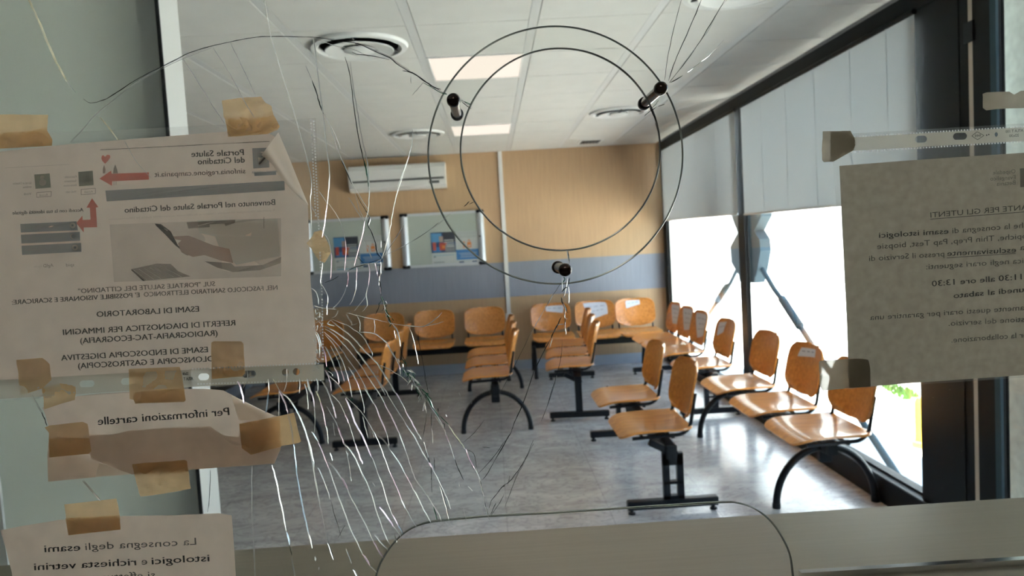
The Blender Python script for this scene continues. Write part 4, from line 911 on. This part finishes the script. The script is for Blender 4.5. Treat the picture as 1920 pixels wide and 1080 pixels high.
# tiny chips and dust specks on the glass
b = BM()
for k in range(110):
    u, v = rr.choice([(rr.uniform(1180, 1860), rr.uniform(100, 1000)), (rr.uniform(1300, 1860), rr.uniform(680, 930)), (rr.uniform(600, 1200), rr.uniform(100, 900))])
    p = ony(u, v, YG + .001) - Vector((0, YG, CZ)); s = rr.uniform(.00015, .0004); a = rr.uniform(0, PI)
    vs = [b.verts.new(p + Vector((s * math.cos(a + q), -.0003, s * math.sin(a + q)))) for q in (0, 2.1, 4.2)] + [b.verts.new(p + Vector((0, -.0006, 0)))]
    for f in ((0, 1, 3), (1, 2, 3), (2, 0, 3), (0, 1, 2)): b.faces.new([vs[i] for i in f])
tag(mk('dust_speck', b, CM['w'], glass), kind='stuff')

# round acrylic disc over the hole, on three stand-offs
YD = .690
dc = ony(1043, 293, YD); dr = 238 * YD / F
b = BM(); plate(b, [(dr * math.cos(2 * PI * k / 140), dr * math.sin(2 * PI * k / 140)) for k in range(140)], [], 0, .004)
o = mk('acrylic_disc', b, [M['acrylic'], M['edge']]); o.location = dc
rimtube('disc_rim', [(dr * math.cos(2 * PI * k / 140), dr * math.sin(2 * PI * k / 140)) for k in range(140)], .002, .0009, o, Vector((0, 0, 0)), True); tag(o, 'round clear acrylic disc held in front of the speaking hole', 'disc')
M['bronze'] = P('dark_bronze', (.035, .018, .012), .12, metal=.6, coat=.5)
M['barrel'] = P('grey_barrel', (.30, .30, .31), .22, metal=.8)
for (u, v), (u2, v2), lab, bar in (((850, 187), (857, 208), 'dark round-headed stand-off at the upper left of the speaking hole', 'barrel'), ((1240, 165), (1222, 187), 'dark stand-off at the upper right of the speaking hole, where cracks fan out', 'bronze'), ((1060, 506), (1052, 503), 'dark stand-off below the speaking hole', 'barrel')):
    h = ony(u, v, YG - .006); e = ony(u2, v2, YD + .004)
    r = empty('glass_standoff', h, label=lab, cat='stand-off', group='stand-offs between glass and disc')
    ax = h; L = YD + .004 - h.y
    b = BM(); lathe(b, (0, 0, 0), 'y', [(.0001, -.0035), (.0030, -.0030), (.0050, -.0016), (.0058, .0), (.0060, .004), (.0056, .006)], 28); mk('front_cap', b, M['bronze'], r, True)
    b = BM(); lathe(b, (0, .006, 0), 'y', [(.0046, 0), (.0046, L - .010)], 24); mk('barrel', b, M[bar], r, True)
    b = BM(); lathe(b, (0, L - .004, 0), 'y', [(.0056, 0), (.0062, .001), (.0062, .005), (.005, .007)], 28); mk('rear_cap', b, M['bronze'], r, True)

# ------------------------------------------------------------------ sheets, sleeves and tape on the far face of the glass
YP = YG + TH + .0012
def ripple(x, z, amp, seed=0.0, sc=14):
    return abs(noise.noise(Vector((x * sc + seed, z * sc - seed, seed * .37)))) * amp * 1.6 + abs(noise.noise(Vector((x * sc * 3 + seed, z * sc * 3, 5 + seed)))) * amp * .35
def sheetmesh(pts, y, org, amp=.001, seed=0., lim=.010, extra=None, sc=14):
    """polygon given in pixels -> finely cut, slightly rippled sheet on plane y"""
    b = BM(); P2 = [g2(u, v, y) for u, v in pts]
    tris = tessellate_polygon([[Vector((x, z, 0)) for x, z in P2]]); vs = [b.verts.new((x, 0, z)) for x, z in P2]
    for t in tris:
        try: b.faces.new([vs[i] for i in t])
        except ValueError: pass
    for it in range(6):
        es = [e for e in b.edges if e.calc_length() > lim]
        if not es: break
        bmesh.ops.subdivide_edges(b, edges=es, cuts=1, use_grid_fill=True); bmesh.ops.triangulate(b, faces=b.faces[:])
    for v in b.verts:
        x, z = v.co.x, v.co.z
        v.co.y = y + ripple(x, z, amp, seed, sc) + (extra(x, z) if extra else 0)
        v.co -= org
    return b
def printpoly(b, pts, y, org, off, amp, seed, mi=0, extra=None):
    P2 = [g2(u, v, y) for u, v in pts]
    P2d = []
    n = len(P2)
    for i in range(n):
        a, c = Vector(P2[i]), Vector(P2[(i + 1) % n]); k = max(1, int((c - a).length / .012))
        for q in range(k): P2d.append(tuple(a.lerp(c, q / k)))
    tris = tessellate_polygon([[Vector((x, z, 0)) for x, z in P2d]])
    vs = [b.verts.new(Vector((x, y - off + ripple(x, z, amp, seed) + (extra(x, z) if extra else 0), z)) - org) for x, z in P2d]
    for t in tris:
        try: b.faces.new([vs[i] for i in t]).material_index = mi
        except ValueError: pass
def textto(b, txt, p0, p1, cap, y, org, off, amp, seed, mi=0, bold=0.0, extra=None, shear=0):
    """mirrored writing: text starts at pixel p0 (right) and ends at p1 (left)"""
    cu = bpy.data.curves.new('t', 'FONT'); cu.body = txt; cu.size = 1; cu.resolution_u = 2; cu.offset = 0; cu.shear = shear
    ob = bpy.data.objects.new('t', cu); C.objects.link(ob)
    dg = bpy.context.evaluated_depsgraph_get(); me = bpy.data.meshes.new_from_object(ob.evaluated_get(dg))
    xs = [v.co.x for v in me.vertices]; x0, x1 = min(xs), max(xs)
    caph = .70
    a, c = Vector(g2(*p0, y)), Vector(g2(*p1, y)); d = c - a; ln = d.length; d.normalize(); upv = Vector((d.y, -d.x))
    if upv.y < 0: upv = -upv
    s = ln / (x1 - x0); sy = cap * y / F / caph
    for ps in ((0, 1) if bold else (0,)):
        vs = []
        for v in me.vertices:
            q = a + d * ((v.co.x - x0) * s + ps * cap * y / F * .055) + upv * (v.co.y * sy)
            vs.append(b.verts.new(Vector((q.x, y - off - ps * .00012 + ripple(q.x, q.y, amp, seed) + (extra(q.x, q.y) if extra else 0), q.y)) - org))
        for p in me.polygons:
            try: b.faces.new([vs[i] for i in p.vertices]).material_index = mi
            except ValueError: pass
    bpy.data.objects.remove(ob); bpy.data.curves.remove(cu); bpy.data.meshes.remove(me)

M['paper'] = FILM('backlit_paper', (.78, .645, .545), 1.0, trans=.50, gloss=0, mottled=.06, nscale=55)
M['paper2'] = FILM('grey_backlit_paper', (.38, .33, .26), 1.0, trans=.46, gloss=0, mottled=.14, nscale=120)
M['paperback'] = FILM('turned_paper_lit', (1.0, .90, .80), 1.0, trans=.6, gloss=0)  # paper colour lightened so the curled corner looks lit from the window
def ink(name, col, op): return FILM(name, col, op, trans=.55, gloss=0)
INK = {'black': ink('ink_black', (.07, .06, .05), .82), 'red': ink('ink_red', (.80, .16, .10), .75), 'brownred': ink('ink_brown_red', (.26, .08, .06), .65), 'blue': ink('ink_blue', (.22, .27, .33), .7),
       'white': ink('ink_white', (.75, .72, .66), .7), 'green': ink('ink_grey_green', (.16, .20, .15), .7), 'pale': ink('ink_pale', (.55, .50, .45), .5), 'skin': ink('ink_skin', (.50, .30, .22), .5), 'grey': ink('ink_grey', (.24, .21, .19), .55), 'ghost': ink('ink_ghost', (.30, .27, .25), .18)}
def notice(name, label, pts, y, amp, seed, mat, prints, cat='paper notice', extra=None, lim=.010):
    c = [g2(u, v, y) for u, v in pts]; org = Vector((sum(p[0] for p in c) / len(c), y, min(p[1] for p in c)))
    r = empty(name, org, label=label, cat=cat)
    mk('sheet', sheetmesh(pts, y, org, amp, seed, lim, extra), mat, r, True)
    b = BM(); mats = []
    for k, it in enumerate(prints):
        ik = it[1]
        if INK[ik] not in mats: mats.append(INK[ik])
        mi = mats.index(INK[ik])
        off = .00025 + (.00006 * k if it[0] == 'poly' else .0016 if False else .00025 + .00006 * k * 0)
        if it[0] == 'poly': printpoly(b, it[2], y, org, .0003 + .00005 * it[3], amp, seed, mi, extra)
        else: textto(b, it[2], it[3], it[4], it[5], y, org, .0009, amp, seed, mi, it[6] if len(it) > 6 else 0, extra)
    if prints: mk('print', b, mats, r)
    return r
def T(ink_, txt, p0, p1, cap, bold=0): return ('text', ink_, txt, p0, p1, cap, bold)
def Q(ink_, pts, lvl=1): return ('poly', ink_, pts, lvl)
def zz(ox, oy, s, pts): return [(ox + x / s, oy + y / s) for x, y in pts]
def circ(cx, cy, r_, n=18): return [(cx + r_ * math.cos(2 * PI * k / n), cy + r_ * math.sin(2 * PI * k / n)) for k in range(n)]
def ln(a, c, wd=1.2):
    d = Vector((c[0] - a[0], c[1] - a[1])); d.normalize(); n = Vector((-d.y, d.x)) * wd / 2
    return [(a[0] + n.x, a[1] + n.y), (c[0] + n.x, c[1] + n.y), (c[0] - n.x, c[1] - n.y), (a[0] - n.x, a[1] - n.y)]
big = [
 Q('red', zz(0, 160, 3, [(560, 525), (625, 480), (628, 497), (838, 490), (838, 530), (632, 540), (630, 565)]), 1),
 Q('red', zz(0, 160, 3, [(517, 635), (552, 685), (538, 687), (545, 798), (470, 800), (470, 828), (428, 775), (462, 733), (464, 757), (508, 755), (504, 688), (485, 688)]), 1),
 Q('blue', zz(0, 160, 3, [(593, 592), (1600, 537), (1602, 590), (600, 653)]), 1),
 Q('black', ln((188, 281), (505, 265), 1.1), 1), Q('ghost', ln((8, 315), (130, 308), 1.0), 1),
 T('black', 'Portale Salute', (458, 291), (360, 294.5), 11, 1), T('black', 'del Cittadino', (460, 305), (372, 308.5), 11, 1),
 T('brownred', 'sinfonia.regione.campania.it', (461, 325), (291, 332), 9.5, 1),
 T('black', 'Benvenuto nel Portale Salute del Cittadino', (517, 384), (235, 399), 10.5, 1),
 T('ghost', 'Il portale raccoglie in modo chiaro e facilmente accessibile tutte le informazioni', (516, 396), (205, 413), 4),
 T('black', 'Accedi con la tua identità digitale', (157, 396.5), (25, 402.5), 6.5, .01),
 Q('blue', zz(0, 160, 3, [(115, 780), (430, 765), (437, 815), (118, 828)]), 1), Q('blue', zz(0, 160, 3, [(118, 840), (448, 824), (450, 874), (122, 890)]), 1), Q('blue', zz(0, 160, 3, [(122, 902), (455, 886), (457, 936), (125, 954)]), 1),
 Q('white', circ(136, 422.5, 5.5), 2), Q('white', circ(136.5, 443, 5), 2), Q('blue', circ(138.5, 443, 4.5), 3), Q('white', circ(140.5, 464, 5.5), 2), Q('blue', circ(136, 422.5, 2), 3), Q('blue', circ(140.5, 464, 2.4), 3),
 T('ghost', 'Entra con SPID', (110, 425), (60, 428), 5), T('ghost', 'Entra con CIE', (110, 445), (64, 448), 5), T('ghost', 'Entra con CNS', (112, 467), (64, 470), 5),
 Q('green', zz(0, 160, 3, [(440, 487), (522, 480), (527, 562), (444, 568)]), 1), Q('pale', zz(0, 160, 3, [(458, 505), (480, 502), (484, 510), (508, 508), (508, 542), (462, 545)]), 2),
 Q('green', zz(0, 160, 3, [(192, 502), (278, 495), (286, 575), (200, 582)]), 1), Q('pale', circ(79, 333, 4.2), 2), Q('pale', circ(80, 342, 6.5), 2),
 Q('grey', ln((152, 355), (179, 353), 1), 1), Q('grey', ln((152, 365), (179, 363), 1), 1), Q('grey', ln((152, 355), (152, 365), 1), 1), Q('grey', ln((179, 353), (179, 363), 1), 1),
 Q('grey', ln((69, 361), (96, 359), 1), 1), Q('grey', ln((69, 370), (96, 368), 1), 1), Q('grey', ln((69, 361), (69, 370), 1), 1), Q('grey', ln((96, 359), (96, 368), 1), 1), T('grey', 'Accedi', (175, 361), (159, 362), 4), T('grey', 'Accedi', (91, 367), (75, 368), 4),
 T('grey', 'Fascicolo', (144, 333), (122, 334), 4), T('grey', 'Sanitario', (144, 341), (121, 342), 4), T('grey', 'Elettronico', (144, 349), (120, 350), 4), T('grey', 'Servizi al Cittadino', (60, 345), (25, 346), 4), T('grey', 'online', (60, 352), (44, 353), 4), T('grey', 'Vedi tutti', (144, 361), (124, 362), 4), T('grey', 'Vedi', (60, 365), (46, 366), 4),
 Q('blue', zz(0, 160, 3, [(1418, 354), (1510, 350), (1515, 462), (1425, 468)]), 1), Q('white', zz(0, 160, 3, [(1450, 375), (1490, 372), (1505, 400), (1502, 430), (1455, 452)]), 2), Q('brownred', zz(0, 160, 3, [(1455, 440), (1492, 398), (1500, 403), (1462, 446)]), 3),
 T('blue', 'REGIONE CAMPANIA', (520, 324), (473, 326), 5), Q('blue', zz(0, 160, 3, [(1430, 490), (1552, 482), (1553, 503), (1432, 510)]), 1),
 Q('red', [(190, 297), (191, 292), (194, 291), (197, 294), (201, 290), (206, 291), (207, 295), (203, 301), (197, 307), (192, 302)], 1), Q('grey', [(213, 316), (216, 308), (219, 316), (221, 325), (212, 325)], 1), Q('brownred', [(193, 317), (195, 309), (198, 318), (197, 325), (193, 325)], 1), Q('grey', ln((214, 340), (214, 347), 1), 1), Q('grey', ln((218, 340), (218, 347), 1), 1),
 # the photo of hands on a tablet above a keyboard
 Q('ghost', [(205, 421), (527, 409), (527, 518), (213, 529)], 1),
 Q('white', zz(0, 160, 3, [(1110, 760), (1560, 750), (1575, 960), (1330, 1010), (1240, 930), (1210, 850), (1120, 830)]), 2),
 Q('grey', zz(0, 160, 3, [(1050, 770), (1324, 756), (1318, 790), (1270, 795), (1262, 778), (1180, 782), (1180, 798), (1060, 806)]), 3),
 Q('black', zz(0, 160, 3, [(870, 778), (905, 780), (960, 820), (1000, 900), (1030, 945), (1060, 960), (985, 900), (930, 840), (880, 792)]), 3),
 Q('white', zz(0, 160, 3, [(885, 790), (940, 812), (975, 850), (985, 885), (940, 838)]), 2),
 Q('skin', zz(0, 160, 3, [(975, 850), (1060, 845), (1130, 872), (1200, 900), (1290, 920), (1312, 1000), (1240, 985), (1150, 955), (1085, 965), (1020, 940), (1000, 890), (1020, 872), (985, 866)]), 4),
 Q('grey', zz(0, 160, 3, [(1150, 990), (1300, 1000), (1320, 1020), (1480, 1010), (1580, 965), (1578, 1000), (1460, 1040), (1310, 1050), (1220, 1025)]), 3),
 Q('grey', zz(0, 160, 3, [(735, 1035), (880, 1003), (960, 1005), (1000, 1045), (1070, 1075), (860, 1095), (800, 1100)]), 3),
] + [Q('white', ln((250 + 10 * k, 506 - 1.5 * k), (275 + 13 * k, 525 - 1.2 * k), .8), 4) for k in range(6)] + [Q('black', ln((246, 506), (270, 527), 1.6), 4), Q('grey', ln((495, 407), (495, 428), 1), 3),
 T('grey', 'spid', (140, 499), (125, 500), 6), T('grey', 'AgID', (101, 500), (82, 501.5), 6), T('ghost', 'Agenzia', (80, 501), (64, 502), 5),
 T('brownred', 'SUL "PORTALE SALUTE DEL CITTADINO"', (404, 536), (148, 550), 8.6, 1),
 T('brownred', 'NEL FASCICOLO SANITARIO ELETTRONICO', (521, 543), (270, 556.5), 8.6, 1), T('black', "E' POSSIBILE VISIONARE E SCARICARE:", (262, 557), (23, 571), 8.6, 1),
 T('black', 'ESAMI DI LABORATORIO', (374, 584), (182, 594.5), 10.5, 1), T('black', 'REFERTI DI DIAGNOSTICA PER IMMAGINI', (442, 610), (120, 628), 10.5, 1), T('black', '(RADIOGRAFIA-TAC-ECOGRAFIA)', (409, 629), (152, 644), 10.5, 1),
 T('black', 'ESAME DI ENDOSCOPIA DIGESTIVA', (391, 660), (116, 676), 10.5, 1), T('black', '(COLONSCOPIA E GASTROSCOPIA)', (420, 676), (148, 691), 10.5, 1)]
bigpts = [(-60, 288), (0, 284), (130, 270), (430, 246), (505, 250), (524, 262), (577, 384), (582, 530), (594, 640), (592, 684), (400, 694), (-60, 720)]
notice('paper_notice', 'large printed sheet with red arrows in a clear sleeve, its top corner curled, left side', bigpts, YP + .0078, .0010, 1.7, M['paper'], big)
# its curled corner
def curl():
    pts = [(472, 292), (500, 262), (522, 245), (577, 383), (574, 384), (560, 375), (536, 350), (515, 318), (498, 300)]
    org = Vector((*[ony(520, 383, YP).x], YP, ony(520, 383, YP).z))
    def ex(x, z):
        return -.0012
    return org, pts
org, pts = curl()
r = bpy.data.objects.get('paper_notice')
b = BM(); n = 10; L0 = smoothpath([(490, 291), (510, 308), (536, 345), (577, 384)], 4); L1 = smoothpath([(522, 248), (540, 290), (558, 335), (578, 384)], 4); rows = []
for a_, c_ in zip(L0, L1):
    row = []
    for k in range(n + 1):
        t = k / n; u = a_[0] + (c_[0] - a_[0]) * t; v = a_[1] + (c_[1] - a_[1]) * t
        y = YP + .0072 - (.0064 * math.sin(t * PI * .8)) * min(1, (386 - a_[1]) / 50)
        row.append(b.verts.new(ony(u, v, y + .0008) - r.location))
    rows.append(row)
for i in range(len(rows) - 1):
    for k in range(n): b.faces.new((rows[i][k], rows[i][k + 1], rows[i + 1][k + 1], rows[i + 1][k]))
mk('curled_corner', b, M['paperback'], r, True)

M['film'] = FILM('clear_film', (.80, .82, .82), .13, trans=.4, gloss=.05, rough=.12, mottled=.1)
M['strip'] = FILM('punched_strip', (.72, .68, .58), .80, trans=.45, gloss=.04, rough=.2)
M['weld'] = FILM('weld_dash', (.95, .95, .95), .85, trans=.5, gloss=.1)
M['striptext'] = P('strip_print', (.03, .03, .03), .5)
def strip_mesh(top, bot, holes, y, org):
    """band between two edges (pixel pairs) with real holes"""
    outer_ = [g2(u, v, y) for u, v in (top + bot[::-1])]
    hs = [[g2(u, v, y) for u, v in h] for h in holes]
    loops = [[Vector((x, z, 0)) for x, z in l] for l in [outer_] + hs]
    tr = tessellate_polygon(loops); fl = [p for l in [outer_] + hs for p in l]
    b = BM(); vs = [b.verts.new(Vector((x, y, z)) - org) for x, z in fl]
    for t in tr:
        try: b.faces.new([vs[i] for i in t])
        except ValueError: pass
    return b
def slot(cx, cy, w_, h_, tilt=-.045):
    out = []
    for k in range(20):
        a = 2 * PI * k / 20; x = h_ / 2 * math.cos(a) + (w_ - h_) / 2 * (1 if math.cos(a) > 0 else -1); yy = h_ / 2 * math.sin(a)
        out.append((cx + x, cy + yy + x * tilt))
    return out
def dashes(b, a, c, step, y, org, wd=2.6, frac=.55):
    A_, B_ = Vector(a), Vector(c); L = (B_ - A_).length; n = int(L / step); d = (B_ - A_) / L
    for k in range(n):
        p = A_ + d * step * k; q = p + d * step * frac
        pl_ = [g2(u, v, y) for u, v in ln(tuple(p), tuple(q), wd)]
        b.faces.new([b.verts.new(Vector((x, y, z)) - org) for x, z in pl_])
def sleeve(label, film, top, bot, holes, dash, texts, y):
    c = [g2(u, v, y) for u, v in film]; org = Vector((sum(p[0] for p in c) / len(c), y, min(p[1] for p in c)))
    r = empty('plastic_sleeve', org, label=label, cat='plastic sleeve')
    mk('film', sheetmesh(film, y, org, .0004, 4.2, .03), M['film'], r, True)
    mk('punched_strip', strip_mesh(top, bot, holes, y - .0004, org), M['strip'], r)
    b = BM()
    for a, c2 in dash: dashes(b, a, c2, 5.6, y - .0009, org)
    mk('weld_seam', b, M['weld'], r)
    b = BM()
    for tx, p0, p1, cap in texts: textto(b, tx, p0, p1, cap, y, org, .0010, 0, 0, 0, .01)
    if texts: mk('strip_print', b, M['striptext'], r)
sleeve('clear punched sleeve around the large red-arrow sheet, its white strip along the bottom',
  [(-60, 258), (95, 249), (430, 233), (592, 221), (604, 470), (607, 684), (608, 713), (-60, 756)],
  [(-60, 716), (240, 699), (400, 691), (607, 683)], [(-60, 752), (240, 733), (400, 723), (608, 713)],
  [slot(163, 719.5, 28, 13), slot(241, 715, 28, 13), slot(382, 706.5, 20, 13), slot(467, 701.5, 26, 13), circ(535, 698, 6.5), circ(555.5, 697, 6.5)],
  [((588, 226), (604, 560)), ((604, 560), (606, 680)), ((360, 692), (604, 681)), ((370, 720), (606, 713)), ((583, 224), (592, 410))],
  [('ATLA T', (363, 712), (346, 713), 6), ('22x30', (354, 702.5), (344, 703), 5)], YP + .0006)
sleeve('clear punched sleeve around the grey notice at right, its strip along the top',
  [(1562, 303), (1600, 250), (2010, 226), (2040, 700), (1590, 730), (1580, 600), (1571, 420)],
  [(1597, 258), (2010, 233)], [(1592, 283), (2012, 259)],
  [slot(1727, 261, 22, 13), slot(1800, 255.5, 26, 13), slot(1868, 252, 6, 10)],
  [((1600, 256.5), (1925, 237)), ((1596, 285.5), (1925, 265))],
  [('ATLA T 100', (1917, 247), (1884, 249.5), 5), ('22x30', (1909, 256), (1891, 257.5), 5), ('sei', (1838, 256), (1827, 257), 6)], YP + .0006)
def g3(u, v, off): return ony(u, v, YP + .0006 - off)
o = [x for x in bpy.data.objects if x.name.startswith('plastic_sleeve')][-1]
b = BM()
for a, c in (((1822, 255), (1832, 247)), ((1832, 247), (1845, 254)), ((1845, 254), (1833, 262)), ((1833, 262), (1822, 255)), ((1849, 254), (1851, 253)), ((1853, 252.5), (1855, 252))):
    q = ln(a, c, .9 if a[0] < 1846 else 2.4); b.faces.new([b.verts.new(g3(u, v, .0012) - o.location) for u, v in q])
mk('strip_emblem', b, M['striptext'], o)

right = [
 T('grey', 'Ospedale', (1903, 325), (1861, 327.5), 8), T('grey', 'Evangelico', (1903, 336), (1856, 339), 8), T('grey', 'Betania', (1903, 346), (1868, 348.5), 8), Q('grey', [(1912, 316), (1925, 315), (1926, 350), (1913, 351)], 1),
 T('black', 'IMPORTANTE PER GLI UTENTI', (1990, 388), (1744, 408), 10), Q('black', ln((1744, 411), (1990, 392), 1.1), 1),
 T('black', 'Si informa che la consegna di', (2010, 420), (1785, 437.5), 10.5), T('black', 'esami istologici', (1778, 438), (1648, 446), 10.5, .025),
 T('black', 'e citologici, microscopiche, Thin Prep, Pap Test, biopsie', (2080, 436), (1644, 467), 10.5),
 T('black', 'viene effettuata', (2050, 464), (1911, 469), 10.5), T('black', 'esclusivamente', (1904, 473), (1776, 480), 10.5, .025), Q('black', ln((1776, 483.5), (1904, 475), 1.1), 1), T('black', 'presso il Servizio di', (1770, 480.5), (1629, 489.5), 10.5),
 T('black', 'Anatomia Patologica negli orari seguenti:', (2060, 484), (1736, 505), 10.5),
 T('black', 'dalle ore 11:30 alle ore 13:30', (2000, 517), (1747, 537), 11, .025), T('black', 'dal lunedì al sabato', (1955, 544), (1788, 559), 10.5, .025),
 T('black', 'Si prega di osservare scrupolosamente questi orari per garantire una', (2155, 566), (1631, 600), 10.5), T('black', 'corretta gestione del servizio.', (2005, 598), (1778, 611), 10.5),
 T('black', 'Grazie per la collaborazione.', (1985, 628), (1783, 642), 10.5)]
rpts = [(1574, 311), (1700, 301), (1925, 286), (2020, 280), (2036, 694), (1925, 703), (1700, 719), (1592, 728), (1588, 600), (1580, 440)]
rp = []
for it in right: rp.append(it)
notice('paper_notice', 'grey typed notice taped to the right side of the glass', [(1574, 311), (1700, 301), (1925, 286), (2190, 268), (2205, 684), (1925, 703), (1700, 719), (1592, 728), (1588, 600), (1580, 440)], YP + .0022, .0005, 9.1, M['paper2'], rp)

z3 = lambda pts: zz(0, 720, 3, pts)
def fold2(x, z):
    return 0.0
notice('paper_notice', 'crumpled torn strip of paper reading Per informazioni cartelle',
  z3([(230, 135), (260, 122), (430, 70), (560, 55), (700, 45), (1000, 32), (1150, 30), (1250, 38), (1300, 62), (1400, 115), (1540, 180), (1578, 190), (1585, 300), (1575, 370), (1540, 450), (1420, 460), (1240, 470), (1060, 485), (740, 510), (500, 530), (270, 550), (265, 400), (272, 250), (250, 180)]),
  YP + .0035, .0035, 3.3, M['paper'], [T('black', 'Per informazioni cartelle', (431, 778), (184, 797), 15, .022)], lim=.007)
# folded-over layers of that strip
r = [x for x in bpy.data.objects if x.name.startswith('paper_notice')][-1]
for pts, sd in ((z3([(500, 285), (640, 285), (720, 262), (1180, 238), (1250, 290), (1340, 300), (1345, 262), (1400, 250), (1560, 262), (1575, 370), (1540, 450), (1060, 485), (740, 510), (700, 495), (510, 420)]), 2.2), (z3([(270, 320), (500, 430), (740, 508), (270, 550)]), 6.1), (z3([(1300, 62), (1540, 180), (1500, 205), (1340, 205)]), 8.3)):
    bb = sheetmesh(pts, YP + .0030, r.location.copy(), .0028, sd, .007); mk('folded_flap', bb, M['paper'] if sd < 3 else M['paperback'], r, True)
notice('paper_notice', 'torn sheet with La consegna degli esami printed on it, bottom left corner',
  z3([(0, 825), (120, 800), (330, 765), (500, 755), (700, 745), (1000, 738), (1230, 728), (1303, 740), (1315, 900), (1327, 1100), (1330, 1160), (80, 1180), (65, 1060), (30, 920)]),
  YP + .0025, .0012, 5.5, M['paper'],
  [T('black', 'La consegna degli', (368, 1021.5), (161, 1031), 14), T('black', 'esami', (152, 1031.5), (85, 1035), 14, .025), T('black', 'istologici', (393, 1052.5), (286, 1057.5), 14, .025), T('black', 'e', (277, 1058), (266, 1058.5), 14), T('black', 'richiesta vetrini', (256, 1059.5), (66, 1068.5), 14, .025), T('black', 'si effettua', (292, 1083), (190, 1089), 14)])

M['tape'] = FILM('brown_packing_tape', (.86, .60, .32), .80, trans=.62, gloss=.07, rough=.16, mottled=.10, nscale=50)
M['tapegrey'] = FILM('grey_brown_tape', (.42, .36, .28), .92, trans=.50, gloss=.05, rough=.2, mottled=.06, nscale=90)
def tape(pts, label, amp=.0008, seed=1., mat='tape', y=YP - .0004, fold=None, lim=.004):
    c = [g2(u, v, y) for u, v in pts]; org = Vector((sum(p[0] for p in c) / len(c), y, min(p[1] for p in c)))
    r = empty('tape_piece', org, label=label, cat='tape', group='pieces of brown packing tape')
    mk('tape_strip', sheetmesh(pts, y, org, amp * 1.5, seed, lim, None, 75), M[mat], r, True)
    if fold:
        mk('folded_layer', sheetmesh(fold, y - .0002, org, amp * 1.5, seed + 3, lim, None, 60), M[mat], r, True)
tape([(-30, 214), (90, 215), (88, 245), (97, 262), (96, 273), (-30, 280)], 'brown tape at the left edge, on the top corner of the large sheet', fold=[(-30, 250), (40, 247), (86, 240), (97, 262), (96, 273), (-30, 280)])
tape([(415, 188), (450, 183), (488, 180), (497, 192), (508, 198), (512, 215), (524, 237), (520, 243), (500, 251), (426, 256), (424, 228), (418, 218)], 'crumpled brown tape over the curled top corner of the large sheet', .0022, 2.4, fold=[(422, 224), (450, 219), (470, 223), (500, 218), (512, 215), (524, 237), (500, 251), (426, 256)])
tape([(573, 456), (585, 443), (588, 435), (602, 431), (607, 442), (613, 452), (620, 473), (613, 483), (606, 493), (596, 490), (588, 480), (583, 466)], 'small crumpled scrap of tape on the right edge of the large sheet', .004, 4.4, y=YP - .0030, lim=.004)
tape([(395, 643), (400, 640), (452, 640), (456, 645), (459, 700), (454, 706), (397, 711)], 'upright brown tape over the words at the lower right of the large sheet', fold=[(396, 696), (458, 693), (459, 700), (454, 706), (397, 711)])
tape([(30, 675), (79, 671), (92, 683), (96, 712), (80, 728), (38, 742)], 'faint tape at the lower left corner of the large sheet', .0008, 3.1)
tape([(78, 726), (112, 719), (140, 722), (142, 733), (140, 750), (115, 757), (82, 768)], 'brown tape on the upper left corner of the crumpled strip', .0012, 5.1)
tape([(241, 692), (336, 688), (340, 698), (348, 751), (344, 754), (253, 757), (250, 750), (243, 748)], 'wide brown tape joining the large sheet to the crumpled strip', .0007, 6.1, fold=[(250, 735), (345, 728), (348, 751), (253, 757)])
tape([(83, 802), (92, 798), (155, 791), (164, 795), (171, 846), (166, 851), (92, 858), (91, 812)], 'brown tape on the left end of the crumpled strip', .0006, 7.1, fold=[(91, 822), (165, 822), (171, 846), (166, 851), (92, 858)])
tape([(448, 795), (524, 780), (551, 774), (564, 828), (560, 831), (520, 838), (470, 853), (465, 842), (453, 840)], 'wide brown tape on the right end of the crumpled strip', .0008, 8.1, fold=[(448, 795), (524, 783), (527, 838), (470, 853), (453, 840)])
tape([(247, 871), (345, 863), (350, 866), (353, 890), (357, 917), (300, 927), (262, 932), (255, 905)], 'brown tape under the lower edge of the crumpled strip', .0014, 9.1, fold=[(247, 871), (350, 864), (353, 884), (310, 890), (252, 890)])
tape([(120, 946), (218, 935), (222, 950), (226, 993), (128, 1004)], 'brown tape on the top edge of the torn bottom sheet', .0006, 10.1, fold=[(122, 972), (224, 966), (226, 993), (128, 1004)])
tape([(1543, 246), (1596, 245), (1604, 262), (1606, 268), (1600, 282), (1563, 303), (1545, 304), (1542, 300)], 'grey-brown tape holding the top left corner of the grey notice', .0009, 11.1, 'tapegrey', fold=[(1557, 247), (1596, 246), (1606, 268), (1600, 282), (1563, 303), (1558, 300)])
tape([(1536, 678), (1540, 676), (1615, 672), (1628, 675), (1632, 690), (1632, 725), (1590, 728), (1542, 733), (1537, 722)], 'grey-brown tape holding the lower left corner of the grey notice', .0004, 12.1, 'tapegrey', fold=[(1592, 674), (1615, 672), (1628, 675), (1632, 690), (1632, 725), (1592, 728)])
tape([(1843, 176), (1850, 173), (1895, 171), (1903, 177), (1915, 170), (1990, 167), (1990, 200), (1870, 204), (1850, 207), (1844, 202)], 'worn piece of tape at the top right edge of the frame', .0010, 13.1, 'tapegrey')
